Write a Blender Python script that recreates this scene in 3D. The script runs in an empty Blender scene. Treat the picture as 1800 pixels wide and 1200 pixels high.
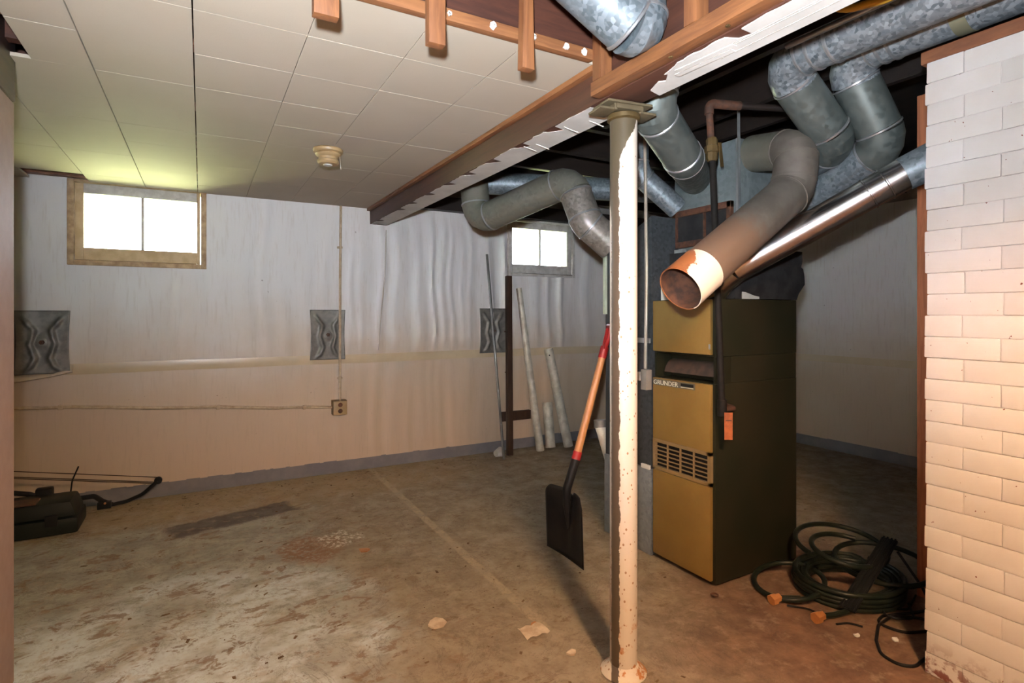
import bpy, bmesh, math, random
from mathutils import Vector, Matrix, noise

# ------------------------------------------------------------------ camera, sky, lights
S = bpy.context.scene
COL = S.collection
YAW = math.atan(546/980)
cam = bpy.data.objects.new('camera', bpy.data.cameras.new('camera'))
COL.objects.link(cam); S.camera = cam
cam.location = (0, 0, 1.2); cam.rotation_euler = (math.pi/2, 0, -YAW)
cam.data.sensor_width = 36; cam.data.lens = 36*980/1800; cam.data.shift_y = -48/1800
cam.data.clip_start = 0.02

S.view_settings.view_transform = 'Standard'; S.view_settings.look = 'None'
S.view_settings.gamma = 1; S.view_settings.use_curve_mapping = False
S.view_settings.exposure = 0.0

w = bpy.data.worlds.new('overcast_sky'); S.world = w; w.use_nodes = True
bg = w.node_tree.nodes['Background']
bg.inputs[0].default_value = (0.86, 0.94, 1.0, 1); bg.inputs[1].default_value = 20.0

def lamp(name, kind, loc, power, color, **kw):
    d = bpy.data.lights.new(name, kind); d.energy = power; d.color = color
    for k, v in kw.items(): setattr(d, k, v)
    o = bpy.data.objects.new(name, d); COL.objects.link(o); o.location = loc
    return o
def aim(o, target):
    o.rotation_euler = (Vector(target)-Vector(o.location)).to_track_quat('-Z', 'Y').to_euler()

sun = lamp('sun', 'SUN', (0, 0, 8), 1200, (1.0, 0.97, 0.9), angle=0.01)
aim(sun, (6.5, 1.2, 0))
# camera flash on its bracket, tilted up a little
flash = lamp('camera_flash', 'SPOT', (-0.06, -0.02, 1.34), 490, (0.86, 0.92, 1.0),
             spot_size=math.radians(128), spot_blend=1.0, shadow_soft_size=0.03)
aim(flash, (1.95, 3.55, 3.8))
# ceiling bulb behind the camera; spot cone added to cut its upper light
bulb = lamp('ceiling_bulb', 'SPOT', (0.67, -0.24, 2.05), 365, (1.0, 0.62, 0.35),
            spot_size=math.radians(152), spot_blend=0.5, shadow_soft_size=0.13)
bulb.rotation_euler = (math.radians(8), 0, 0)   # cone tipped so the warm light climbs the back wall

# ------------------------------------------------------------------ material helpers
def new_mat(name):
    m = bpy.data.materials.new(name); m.use_nodes = True
    nt = m.node_tree; b = nt.nodes['Principled BSDF']
    return m, nt, b
def N(nt, t, **kw):
    n = nt.nodes.new(t)
    for k, v in kw.items(): setattr(n, k, v)
    return n
def setin(nt, sock, v):
    if hasattr(v, 'links'): nt.links.new(v, sock)
    elif isinstance(v, (tuple, list)) and len(v) == 3 and sock.type == 'RGBA': sock.default_value = (*v, 1)
    else: sock.default_value = v
def coord(nt, scale=(1, 1, 1), world=False):
    if world: src = N(nt, 'ShaderNodeNewGeometry').outputs['Position']
    else: src = N(nt, 'ShaderNodeTexCoord').outputs['Object']
    mp = N(nt, 'ShaderNodeMapping'); nt.links.new(src, mp.inputs[0]); mp.inputs['Scale'].default_value = scale
    return mp.outputs[0]
def noise_tex(nt, vec, scale, detail=5, rough=0.6, dist=0.0):
    n = N(nt, 'ShaderNodeTexNoise'); nt.links.new(vec, n.inputs['Vector'])
    n.inputs['Scale'].default_value = scale; n.inputs['Detail'].default_value = detail
    n.inputs['Roughness'].default_value = rough; n.inputs['Distortion'].default_value = dist
    return n.outputs[0]
def voro(nt, vec, scale, out='Color'):
    n = N(nt, 'ShaderNodeTexVoronoi'); nt.links.new(vec, n.inputs['Vector']); n.inputs['Scale'].default_value = scale
    return n.outputs[out]
def mth(nt, op, a, b=0.0, c=None):
    n = N(nt, 'ShaderNodeMath', operation=op); setin(nt, n.inputs[0], a); setin(nt, n.inputs[1], b)
    if c is not None: setin(nt, n.inputs[2], c)
    return n.outputs[0]
def ramp(nt, v, lo, hi, a=0.0, b=1.0):
    n = N(nt, 'ShaderNodeMapRange'); n.clamp = True; n.interpolation_type = 'SMOOTHSTEP'
    setin(nt, n.inputs[0], v); n.inputs[1].default_value = lo; n.inputs[2].default_value = hi
    n.inputs[3].default_value = a; n.inputs[4].default_value = b
    return n.outputs[0]
def mix(nt, f, a, b):
    n = N(nt, 'ShaderNodeMix', data_type='RGBA'); setin(nt, n.inputs['Factor'], f)
    setin(nt, n.inputs[6], a); setin(nt, n.inputs[7], b)
    return n.outputs[2]
def bump(nt, b, h, strength=0.3, dist=0.01):
    n = N(nt, 'ShaderNodeBump'); n.inputs['Strength'].default_value = strength; n.inputs['Distance'].default_value = dist
    nt.links.new(h, n.inputs['Height']); nt.links.new(n.outputs[0], b.inputs['Normal'])
def dist_to(nt, pos, p):
    n = N(nt, 'ShaderNodeVectorMath', operation='DISTANCE'); nt.links.new(pos, n.inputs[0]); n.inputs[1].default_value = p
    return n.outputs['Value']
def sep(nt, v):
    n = N(nt, 'ShaderNodeSeparateXYZ'); nt.links.new(v, n.inputs[0]); return n.outputs

def simple(name, c1, c2=None, scale=8, rough=0.6, metal=0.0, spec=None, stretch=(1, 1, 1), bmp=0.0, lo=0.35, hi=0.65, detail=5, world=False):
    m, nt, b = new_mat(name)
    if spec is None: spec = 0.22 if max(c1) < 0.03 else 0.5
    b.inputs['Specular IOR Level'].default_value = spec
    b.inputs['Roughness'].default_value = rough; b.inputs['Metallic'].default_value = metal
    v = coord(nt, stretch, world)
    n = noise_tex(nt, v, scale, detail)
    setin(nt, b.inputs['Base Color'], mix(nt, ramp(nt, n, lo, hi), c1, c2 if c2 else tuple(x*0.8 for x in c1)))
    if bmp: bump(nt, b, n, bmp)
    return m
def galv(name, c1, c2, rough=0.42, metal=0.75, scale=38, dust=None, dust_amt=0.5):
    m, nt, b = new_mat(name)
    v = coord(nt, world=True)
    vc = voro(nt, v, scale); g = N(nt, 'ShaderNodeRGBToBW'); nt.links.new(vc, g.inputs[0])
    n = noise_tex(nt, v, 5, 6)
    c = mix(nt, g.outputs[0], c1, c2)
    if dust: 
        dm = mth(nt, 'MULTIPLY', ramp(nt, n, 0.35, 0.65), dust_amt)
        c = mix(nt, dm, c, dust)
        setin(nt, b.inputs['Metallic'], mth(nt, 'MULTIPLY', mth(nt, 'SUBTRACT', 1.0, dm), metal))
    else: b.inputs['Metallic'].default_value = metal
    setin(nt, b.inputs['Base Color'], c)
    setin(nt, b.inputs['Roughness'], ramp(nt, g.outputs[0], 0, 1, rough-0.1, rough+0.18))
    bump(nt, b, g.outputs[0], 0.12, 0.004)
    return m
def wood(name, c1, c2, rough=0.6, stretch=(1, 12, 12), scale=3):
    m, nt, b = new_mat(name)
    v = coord(nt, stretch, True)
    n = noise_tex(nt, v, scale, 8, 0.65, 0.6)
    setin(nt, b.inputs['Base Color'], mix(nt, ramp(nt, n, 0.3, 0.7), c1, c2))
    b.inputs['Roughness'].default_value = rough
    bump(nt, b, n, 0.25, 0.004)
    return m

M = {}
M['galv'] = galv('galvanised_steel', (0.10, 0.13, 0.145), (0.26, 0.30, 0.33), metal=0.45, scale=85)
M['galv_bright'] = galv('spangled_galvanised_steel', (0.10, 0.125, 0.14), (0.36, 0.40, 0.43), rough=0.38, metal=0.4, scale=85)
M['galv_dull'] = galv('dull_galvanised_steel', (0.10, 0.125, 0.12), (0.15, 0.175, 0.165), rough=0.46, metal=0.6, scale=55, dust=(0.10, 0.10, 0.085), dust_amt=0.4)
M['galv_dusty'] = galv('dusty_galvanised_steel', (0.14, 0.14, 0.115), (0.24, 0.24, 0.195), rough=0.5, metal=0.5, scale=60, dust=(0.135, 0.125, 0.092), dust_amt=0.75)
M['galv_low'] = galv('stained_galvanised_steel', (0.15, 0.14, 0.12), (0.40, 0.37, 0.33), rough=0.38, metal=0.55, scale=70, dust=(0.15, 0.125, 0.095), dust_amt=0.5)
M['galv_plain'] = galv('plenum_sheet_steel', (0.15, 0.185, 0.19), (0.24, 0.28, 0.285), rough=0.5, metal=0.5, scale=60)
M['ring'] = simple('bright_seam_steel', (0.55, 0.58, 0.6), rough=0.3, metal=0.8)
M['duct_dark'] = galv('dark_duct_steel', (0.030, 0.036, 0.040), (0.075, 0.085, 0.09), rough=0.5, metal=0.4, scale=70)
M['duct_low'] = galv('grey_duct_steel', (0.16, 0.18, 0.20), (0.26, 0.29, 0.31), rough=0.55, metal=0.3, scale=70)
M['shiny'] = simple('shiny_flue_steel', (0.75, 0.72, 0.70), (0.62, 0.58, 0.55), scale=6, rough=0.24, metal=1.0)
M['black_wrap'] = simple('black_plenum_wrap', (0.016, 0.016, 0.017), (0.03, 0.03, 0.03), rough=0.55, scale=12)
M['rust'] = simple('rusty_steel', (0.11, 0.042, 0.02), (0.05, 0.023, 0.014), rough=0.75, scale=30, bmp=0.2)
M['black_iron'] = simple('black_iron_pipe', (0.012, 0.009, 0.007), (0.006, 0.005, 0.004), rough=0.75, scale=30)
M['brass'] = simple('tarnished_brass', (0.20, 0.13, 0.05), (0.10, 0.07, 0.03), rough=0.45, metal=0.6)
M['black'] = simple('matt_black', (0.008, 0.008, 0.008), (0.014, 0.014, 0.013), rough=0.8)
M['black_plastic'] = simple('black_plastic', (0.008, 0.009, 0.009), (0.013, 0.014, 0.013), rough=0.5)
M['case_plastic'] = simple('dark_green_black_plastic', (0.006, 0.010, 0.008), (0.010, 0.015, 0.012), rough=0.5, scale=5)
M['cabinet'] = simple('dark_olive_enamel', (0.015, 0.016, 0.008), (0.022, 0.019, 0.010), rough=0.5, scale=3)
M['gold'] = simple('gold_brown_enamel', (0.235, 0.145, 0.037), (0.205, 0.12, 0.03), rough=0.42, scale=4)
M['gold_trim'] = simple('pale_gold_enamel', (0.27, 0.18, 0.08), rough=0.45)
M['cream_plastic'] = simple('cream_plastic', (0.42, 0.29, 0.14), (0.35, 0.24, 0.12), rough=0.4)
M['white'] = simple('white_paint', (0.72, 0.70, 0.66), (0.62, 0.60, 0.56), rough=0.5)
M['pvc'] = simple('white_pvc', (0.66, 0.62, 0.52), (0.48, 0.43, 0.34), rough=0.4, scale=14)
M['beam'] = wood('dark_red_brown_timber', (0.075, 0.026, 0.014), (0.042, 0.015, 0.009), stretch=(6, 0.8, 12))
M['joist'] = wood('red_brown_joist_timber', (0.085, 0.028, 0.015), (0.04, 0.014, 0.009), stretch=(0.8, 8, 12))
M['dark_wood'] = wood('shade_dark_timber', (0.016, 0.009, 0.006), (0.008, 0.005, 0.004), stretch=(0.8, 8, 12))  # joist timber taken near black; shade of the ceiling bays put into the colour
M['orange_wood'] = wood('orange_pine', (0.235, 0.092, 0.032), (0.135, 0.05, 0.018), stretch=(12, 12, 1.2), scale=4)
M['orange_rail'] = wood('orange_pine_rail', (0.25, 0.10, 0.034), (0.14, 0.052, 0.02), stretch=(12, 1.0, 12), scale=4)
M['orange_strip'] = wood('orange_pine_strip', (0.28, 0.12, 0.045), (0.18, 0.07, 0.028), stretch=(1, 12, 12), scale=4)
M['stud'] = wood('red_brown_stud', (0.46, 0.17, 0.075), (0.30, 0.105, 0.045), stretch=(12, 12, 1), scale=4)
M['stake'] = wood('dark_stake_timber', (0.055, 0.026, 0.012), (0.03, 0.014, 0.008), stretch=(12, 12, 1), scale=4)
M['handle_wood'] = wood('varnished_handle', (0.55, 0.27, 0.10), (0.40, 0.17, 0.055), stretch=(14, 14, 2), scale=4, rough=0.4)
M['plank'] = wood('brown_plank', (0.24, 0.10, 0.045), (0.14, 0.055, 0.03), stretch=(8, 1, 8), scale=4)
M['red'] = simple('red_plastic', (0.42, 0.02, 0.02), (0.30, 0.015, 0.015), rough=0.4)
M['blade'] = simple('black_shovel_steel', (0.009, 0.009, 0.010), (0.016, 0.015, 0.014), rough=0.5, metal=0.0, scale=10)
M['hose'] = simple('dark_green_rubber', (0.007, 0.012, 0.010), (0.016, 0.020, 0.013), rough=0.33, scale=20)
M['orange'] = simple('orange_plastic', (0.46, 0.20, 0.07), (0.36, 0.14, 0.045), rough=0.5)
M['tag'] = simple('orange_paper_tag', (0.34, 0.085, 0.015), (0.22, 0.055, 0.012), rough=0.7, scale=30)
M['yellow'] = simple('yellow_jacket', (0.80, 0.50, 0.06), rough=0.4)
M['block'] = simple('grey_block', (0.30, 0.29, 0.27), (0.24, 0.23, 0.21), rough=0.9)
M['baseboard'] = simple('grey_floor_paint', (0.165, 0.165, 0.175), (0.21, 0.205, 0.205), rough=0.7, scale=7)
M['subfloor'] = simple('dark_subfloor_boards', (0.010, 0.007, 0.005), (0.006, 0.004, 0.003), rough=0.9)
M['pink'] = simple('pink_beige_wall_paint', (0.56, 0.40, 0.34), (0.52, 0.36, 0.30), rough=0.7, scale=20)
M['paper'] = simple('scrap_paper', (0.66, 0.55, 0.42), (0.48, 0.36, 0.25), rough=0.8, scale=20)
M['anchor'] = simple('weathered_plate_steel', (0.15, 0.145, 0.13), (0.23, 0.22, 0.195), rough=0.5, metal=0.4, scale=18)
M['wood_white'] = simple('white_painted_window_wood', (0.60, 0.58, 0.54), (0.46, 0.43, 0.39), rough=0.6, scale=18)
M['wood_tan'] = simple('tan_painted_window_wood', (0.64, 0.48, 0.28), (0.52, 0.37, 0.20), rough=0.65, scale=12)
M['wood_raw'] = simple('scuffed_casing_wood', (0.56, 0.40, 0.23), (0.34, 0.22, 0.12), rough=0.7, scale=16)
M['conduit'] = simple('painted_conduit', (0.56, 0.44, 0.29), (0.44, 0.32, 0.20), rough=0.55, scale=30)
M['foil'] = simple('galvanised_strap', (0.5, 0.53, 0.52), rough=0.4, metal=0.7)
M['grass'] = simple('lawn', (0.50, 0.54, 0.27), (0.42, 0.48, 0.22), rough=0.95)
M['letter'] = simple('pale_badge_letters', (0.62, 0.60, 0.50), rough=0.4)
M['badge'] = simple('dark_badge', (0.10, 0.09, 0.065), rough=0.4)
M['pcord'] = simple('black_cord', (0.010, 0.010, 0.010), rough=0.5)

# glass
m, nt, b = new_mat('window_glass'); M['glass'] = m
nt.nodes.remove(b); out = nt.nodes['Material Output']
t = N(nt, 'ShaderNodeBsdfTransparent'); gl = N(nt, 'ShaderNodeBsdfGlossy'); gl.inputs['Roughness'].default_value = 0.05
fr = N(nt, 'ShaderNodeFresnel'); ms = N(nt, 'ShaderNodeMixShader')
nt.links.new(fr.outputs[0], ms.inputs[0]); nt.links.new(t.outputs[0], ms.inputs[1]); nt.links.new(gl.outputs[0], ms.inputs[2])
nt.links.new(ms.outputs[0], out.inputs[0])

# ceiling tile: cream fibreboard, mottled at random between two creams
m, nt, b = new_mat('ceiling_fibre_tile'); M['tile'] = m
v = coord(nt, world=True); n = noise_tex(nt, v, 1.3, 4); n2 = noise_tex(nt, v, 260, 2)
c = mix(nt, ramp(nt, n, 0.3, 0.7), (0.475, 0.42, 0.345), (0.435, 0.38, 0.30))
c = mix(nt, mth(nt, 'MULTIPLY', ramp(nt, n2, 0.4, 0.7), 0.18), c, (0.42, 0.36, 0.28))
setin(nt, b.inputs['Base Color'], c); b.inputs['Roughness'].default_value = 0.75
bump(nt, b, n2, 0.12, 0.002)

# plastic sheeting
def sheet_mat(name, top, low):
    m, nt, b = new_mat(name)
    v = coord(nt, world=True); s = sep(nt, v)
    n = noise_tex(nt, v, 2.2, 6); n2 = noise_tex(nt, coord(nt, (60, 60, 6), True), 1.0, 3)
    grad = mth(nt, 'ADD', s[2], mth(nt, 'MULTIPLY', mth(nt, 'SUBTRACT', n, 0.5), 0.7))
    c = mix(nt, ramp(nt, grad, 0.55, 1.5), low, top)  # tan lower part: dirt plus warm lamp tone put into the colour
    c = mix(nt, mth(nt, 'MULTIPLY', ramp(nt, n2, 0.5, 0.75), 0.22), c, tuple(x*0.72 for x in low))
    sp = noise_tex(nt, v, 26, 2); c = mix(nt, mth(nt, 'MULTIPLY', ramp(nt, sp, 0.76, 0.80), 0.7), c, (0.14, 0.10, 0.06))
    setin(nt, b.inputs['Base Color'], c); b.inputs['Roughness'].default_value = 0.5
    bump(nt, b, n2, 0.10, 0.004)
    return m
M['sheet'] = sheet_mat('white_poly_sheeting', (0.74, 0.72, 0.70), (0.58, 0.46, 0.325))
M['tape'] = simple('yellowed_seam_tape', (0.62, 0.51, 0.34), (0.56, 0.45, 0.29), rough=0.3, scale=5)

# brick paint
m, nt, b = new_mat('white_painted_brick'); M['brick'] = m
v = coord(nt, world=True); n = noise_tex(nt, v, 45, 6, 0.7); n1 = noise_tex(nt, v, 3, 4); n3 = noise_tex(nt, v, 70, 2, 0.4)
c = mix(nt, ramp(nt, n1, 0.3, 0.7), (0.58, 0.56, 0.54), (0.53, 0.495, 0.455))
zz = sep(nt, v)
chip = ramp(nt, n3, 0.765, 0.785)
low = mth(nt, 'MULTIPLY', ramp(nt, zz[2], 0.14, 0.0), ramp(nt, noise_tex(nt, v, 24, 4), 0.5, 0.6))
c = mix(nt, mth(nt, 'MAXIMUM', chip, low), c, (0.17, 0.05, 0.035))
setin(nt, b.inputs['Base Color'], c); b.inputs['Roughness'].default_value = 0.6
bump(nt, b, n, 0.2, 0.004)

# painted steel post: peeled band on its left side, bare top, rust freckles
PX, PY, PR = 1.239, 1.454, 0.0455
m, nt, b = new_mat('peeling_white_post_paint'); M['post'] = m
v = coord(nt); dp = N(nt, 'ShaderNodeVectorMath', operation='DOT_PRODUCT'); nt.links.new(v, dp.inputs[0]); dp.inputs[1].default_value = (-0.761/PR, 0.649/PR, 0)
s_ = dp.outputs['Value']; z_ = sep(nt, v)[2]
jag = mth(nt, 'MULTIPLY', mth(nt, 'SUBTRACT', noise_tex(nt, coord(nt, (1, 1, 0.55)), 46, 6, 0.7), 0.5), 0.5)
jag2 = mth(nt, 'MULTIPLY', mth(nt, 'SUBTRACT', noise_tex(nt, coord(nt, (1, 1, 1)), 9, 3), 0.5), 0.45)
sj = mth(nt, 'ADD', mth(nt, 'ADD', s_, jag), jag2)
edge_lo = ramp(nt, z_, 1.70, 1.86, 0.30, -1.0)
band = mth(nt, 'MULTIPLY', mth(nt, 'GREATER_THAN', sj, edge_lo), mth(nt, 'LESS_THAN', mth(nt, 'ADD', s_, mth(nt, 'MULTIPLY', jag, 0.25)), ramp(nt, z_, 1.5, 1.75, 0.86, 1.4)))
fre = voro(nt, coord(nt, (1, 1, 0.8)), 62, 'Distance')
frek = mth(nt, 'MULTIPLY', mth(nt, 'LESS_THAN', fre, 0.21), mth(nt, 'GREATER_THAN', noise_tex(nt, v, 16, 3), ramp(nt, z_, 0.0, 1.4, 0.38, 0.56)))
rustb = mth(nt, 'MULTIPLY', ramp(nt, z_, 0.30, 0.0), ramp(nt, noise_tex(nt, v, 20, 4), 0.54, 0.60))
c = mix(nt, mth(nt, 'MULTIPLY', frek, 0.85), (0.58, 0.52, 0.44), (0.26, 0.125, 0.045))
c = mix(nt, rustb, c, (0.42, 0.17, 0.045))
c = mix(nt, band, c, mix(nt, ramp(nt, z_, 1.5, 1.8), (0.085, 0.064, 0.044), (0.080, 0.062, 0.036)))
setin(nt, b.inputs['Base Color'], c)
setin(nt, b.inputs['Roughness'], mix(nt, band, (0.5, 0.5, 0.5), (0.35, 0.35, 0.35)))

# flue pipe: galvanised grey turning rusty, painted collar at its cut end
FA, FB, FB2, FC = Vector((2.24, 1.715, 1.945)), Vector((2.150, 1.435, 1.880)), Vector((2.128, 1.445, 1.709)), Vector((1.463, 1.417, 1.288))
m, nt, b = new_mat('sooty_flue_steel'); M['flue'] = m
v = coord(nt, world=True); n = noise_tex(nt, v, 9, 6); d = dist_to(nt, v, tuple(FC))
c = mix(nt, ramp(nt, n, 0.35, 0.65), (0.115, 0.10, 0.08), (0.165, 0.145, 0.12))
c = mix(nt, ramp(nt, mth(nt, 'ADD', d, mth(nt, 'MULTIPLY', n, 0.35)), 0.66, 0.52), c, (0.19, 0.12, 0.078))
setin(nt, b.inputs['Base Color'], c); b.inputs['Roughness'].default_value = 0.6; b.inputs['Metallic'].default_value = 0.25
m, nt, b = new_mat('flue_collar_paint'); M['flue_end'] = m
v = coord(nt, world=True); n = noise_tex(nt, v, 14, 6, 0.7); s = sep(nt, v)
side = mth(nt, 'ADD', mth(nt, 'MULTIPLY', mth(nt, 'SUBTRACT', s[0], FC.x), 6.0), mth(nt, 'MULTIPLY', mth(nt, 'SUBTRACT', FC.y, s[1]), 9.0))
pm = mth(nt, 'GREATER_THAN', mth(nt, 'ADD', side, mth(nt, 'MULTIPLY', mth(nt, 'SUBTRACT', n, 0.5), 1.6)), 0.42)
c = mix(nt, pm, mix(nt, ramp(nt, n, 0.4, 0.6), (0.34, 0.12, 0.04), (0.20, 0.075, 0.03)), (0.80, 0.64, 0.48))
setin(nt, b.inputs['Base Color'], c); b.inputs['Roughness'].default_value = 0.55

# floor
m, nt, b = new_mat('stained_concrete'); M['floor'] = m
v = coord(nt, world=True); s = sep(nt, v)
n1 = noise_tex(nt, v, 1.1, 6, 0.6, 0.4); n2 = noise_tex(nt, v, 7, 8, 0.7, 0.3); n3 = noise_tex(nt, v, 40, 5, 0.7)
vs = coord(nt, (1.3, 2.0, 1), True); n4 = noise_tex(nt, vs, 4.5, 9, 0.72, 0.15)
c = mix(nt, ramp(nt, n2, 0.3, 0.7), (0.33, 0.275, 0.195), (0.23, 0.185, 0.13))
# grey-green paint remnants in the open left part of the floor
gm = mth(nt, 'ADD', ramp(nt, s[0], 1.15, 0.0), mth(nt, 'MULTIPLY', mth(nt, 'SUBTRACT', n1, 0.5), 1.6))
c = mix(nt, ramp(nt, gm, 0.25, 0.75), c, mix(nt, ramp(nt, n2, 0.35, 0.65), (0.37, 0.36, 0.305), (0.27, 0.26, 0.22)))
# white efflorescence near the left front
wm = mth(nt, 'ADD', ramp(nt, dist_to(nt, v, (-0.05, 2.2, 0)), 1.15, 0.35), mth(nt, 'MULTIPLY', mth(nt, 'SUBTRACT', n1, 0.5), 1.2))
wm = mth(nt, 'MULTIPLY', ramp(nt, wm, 0.3, 0.8), ramp(nt, n4, 0.34, 0.50))
wm = mth(nt, 'MULTIPLY', wm, ramp(nt, noise_tex(nt, v, 3.2, 4), 0.38, 0.58, 0.25, 1.0))
c = mix(nt, mth(nt, 'MULTIPLY', wm, 0.9), c, (0.62, 0.70, 0.74))
fk = mth(nt, 'MULTIPLY', mth(nt, 'MULTIPLY', ramp(nt, noise_tex(nt, coord(nt, (1, 1.5, 1), True), 7.5, 7, 0.7, 0.5), 0.56, 0.60), ramp(nt, n3, 0.32, 0.48)), ramp(nt, s[0], 1.3, 0.7))
c = mix(nt, mth(nt, 'MULTIPLY', fk, 0.8), c, mix(nt, n3, (0.16, 0.10, 0.06), (0.30, 0.21, 0.13)))
# tan dirt along the back wall
tm = mth(nt, 'MULTIPLY', ramp(nt, mth(nt, 'ADD', s[1], mth(nt, 'MULTIPLY', n2, 0.35)), 3.75, 4.1), ramp(nt, s[0], 2.4, 1.2))
c = mix(nt, mth(nt, 'MULTIPLY', tm, 0.85), c, (0.36, 0.27, 0.165))
# rusty brown ground towards the right front
rm = mth(nt, 'ADD', mth(nt, 'SUBTRACT', mth(nt, 'MULTIPLY', s[0], 0.50), mth(nt, 'MULTIPLY', s[1], 0.50)), mth(nt, 'MULTIPLY', mth(nt, 'SUBTRACT', n1, 0.5), 1.0))
c = mix(nt, mth(nt, 'MULTIPLY', ramp(nt, rm, -0.25, 0.40), ramp(nt, s[0], 3.1, 2.6, 0.15, 0.85)), c, mix(nt, ramp(nt, n2, 0.3, 0.7), (0.20, 0.092, 0.050), (0.115, 0.052, 0.030)))
# brown flaked spots
sm = mth(nt, 'MULTIPLY', ramp(nt, n4, 0.585, 0.63), ramp(nt, n3, 0.35, 0.5))
c = mix(nt, mth(nt, 'MULTIPLY', sm, 0.75), c, (0.17, 0.105, 0.055))
# peeled patch with white flakes beside it
pd = mth(nt, 'ADD', dist_to(nt, v, (0.50, 3.00, 0)), mth(nt, 'MULTIPLY', mth(nt, 'SUBTRACT', n2, 0.5), 0.25))
c = mix(nt, mth(nt, 'MULTIPLY', ramp(nt, pd, 0.20, 0.13), ramp(nt, n3, 0.35, 0.55)), c, (0.24, 0.13, 0.07))
pd = mth(nt, 'ADD', dist_to(nt, v, (0.64, 3.06, 0)), mth(nt, 'MULTIPLY', mth(nt, 'SUBTRACT', n2, 0.5), 0.25))
c = mix(nt, mth(nt, 'MULTIPLY', ramp(nt, pd, 0.15, 0.08), ramp(nt, n3, 0.5, 0.58)), c, (0.72, 0.68, 0.58))
# mortar line of a removed wall
lm = mth(nt, 'ABSOLUTE', mth(nt, 'ADD', mth(nt, 'SUBTRACT', s[0], 1.15), mth(nt, 'MULTIPLY', mth(nt, 'SUBTRACT', n2, 0.5), 0.03)))
lmask = mth(nt, 'MULTIPLY', mth(nt, 'MULTIPLY', ramp(nt, lm, 0.028, 0.015), ramp(nt, s[1], 1.6, 1.9)), ramp(nt, n2, 0.35, 0.6))
c = mix(nt, mth(nt, 'MULTIPLY', lmask, 0.75), c, (0.50, 0.40, 0.27))
# dark damp streak
vr = N(nt, 'ShaderNodeMapping'); nt.links.new(N(nt, 'ShaderNodeNewGeometry').outputs['Position'], vr.inputs[0])
vr.vector_type = 'TEXTURE'; vr.inputs['Location'].default_value = (0.17, 3.66, 0); vr.inputs['Rotation'].default_value = (0, 0, math.radians(14))
sr = sep(nt, vr.outputs[0])
wob = mth(nt, 'MULTIPLY', mth(nt, 'SUBTRACT', n2, 0.5), 0.16)
dk = mth(nt, 'MULTIPLY', ramp(nt, mth(nt, 'ADD', mth(nt, 'ABSOLUTE', sr[0]), wob), 0.36, 0.31), ramp(nt, mth(nt, 'ADD', mth(nt, 'ABSOLUTE', sr[1]), wob), 0.12, 0.09))
c = mix(nt, mth(nt, 'MULTIPLY', dk, 0.9), c, (0.085, 0.066, 0.066))
crk = noise_tex(nt, coord(nt, (1, 1, 1), True), 2.6, 9, 0.75, 1.2)
c = mix(nt, ramp(nt, mth(nt, 'ABSOLUTE', mth(nt, 'SUBTRACT', crk, 0.5)), 0.012, 0.0, 0.0, 0.45), c, (0.09, 0.06, 0.04))
c = mix(nt, mth(nt, 'MULTIPLY', ramp(nt, n3, 0.50, 0.72), 0.40), c, (0.12, 0.08, 0.05))
c = mix(nt, mth(nt, 'MULTIPLY', ramp(nt, noise_tex(nt, v, 13, 6, 0.7), 0.52, 0.66), 0.35), c, (0.42, 0.33, 0.24))
setin(nt, b.inputs['Base Color'], c); setin(nt, b.inputs['Roughness'], ramp(nt, n2, 0.3, 0.7, 0.5, 0.85))
bump(nt, b, n3, 0.22, 0.006)

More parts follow.
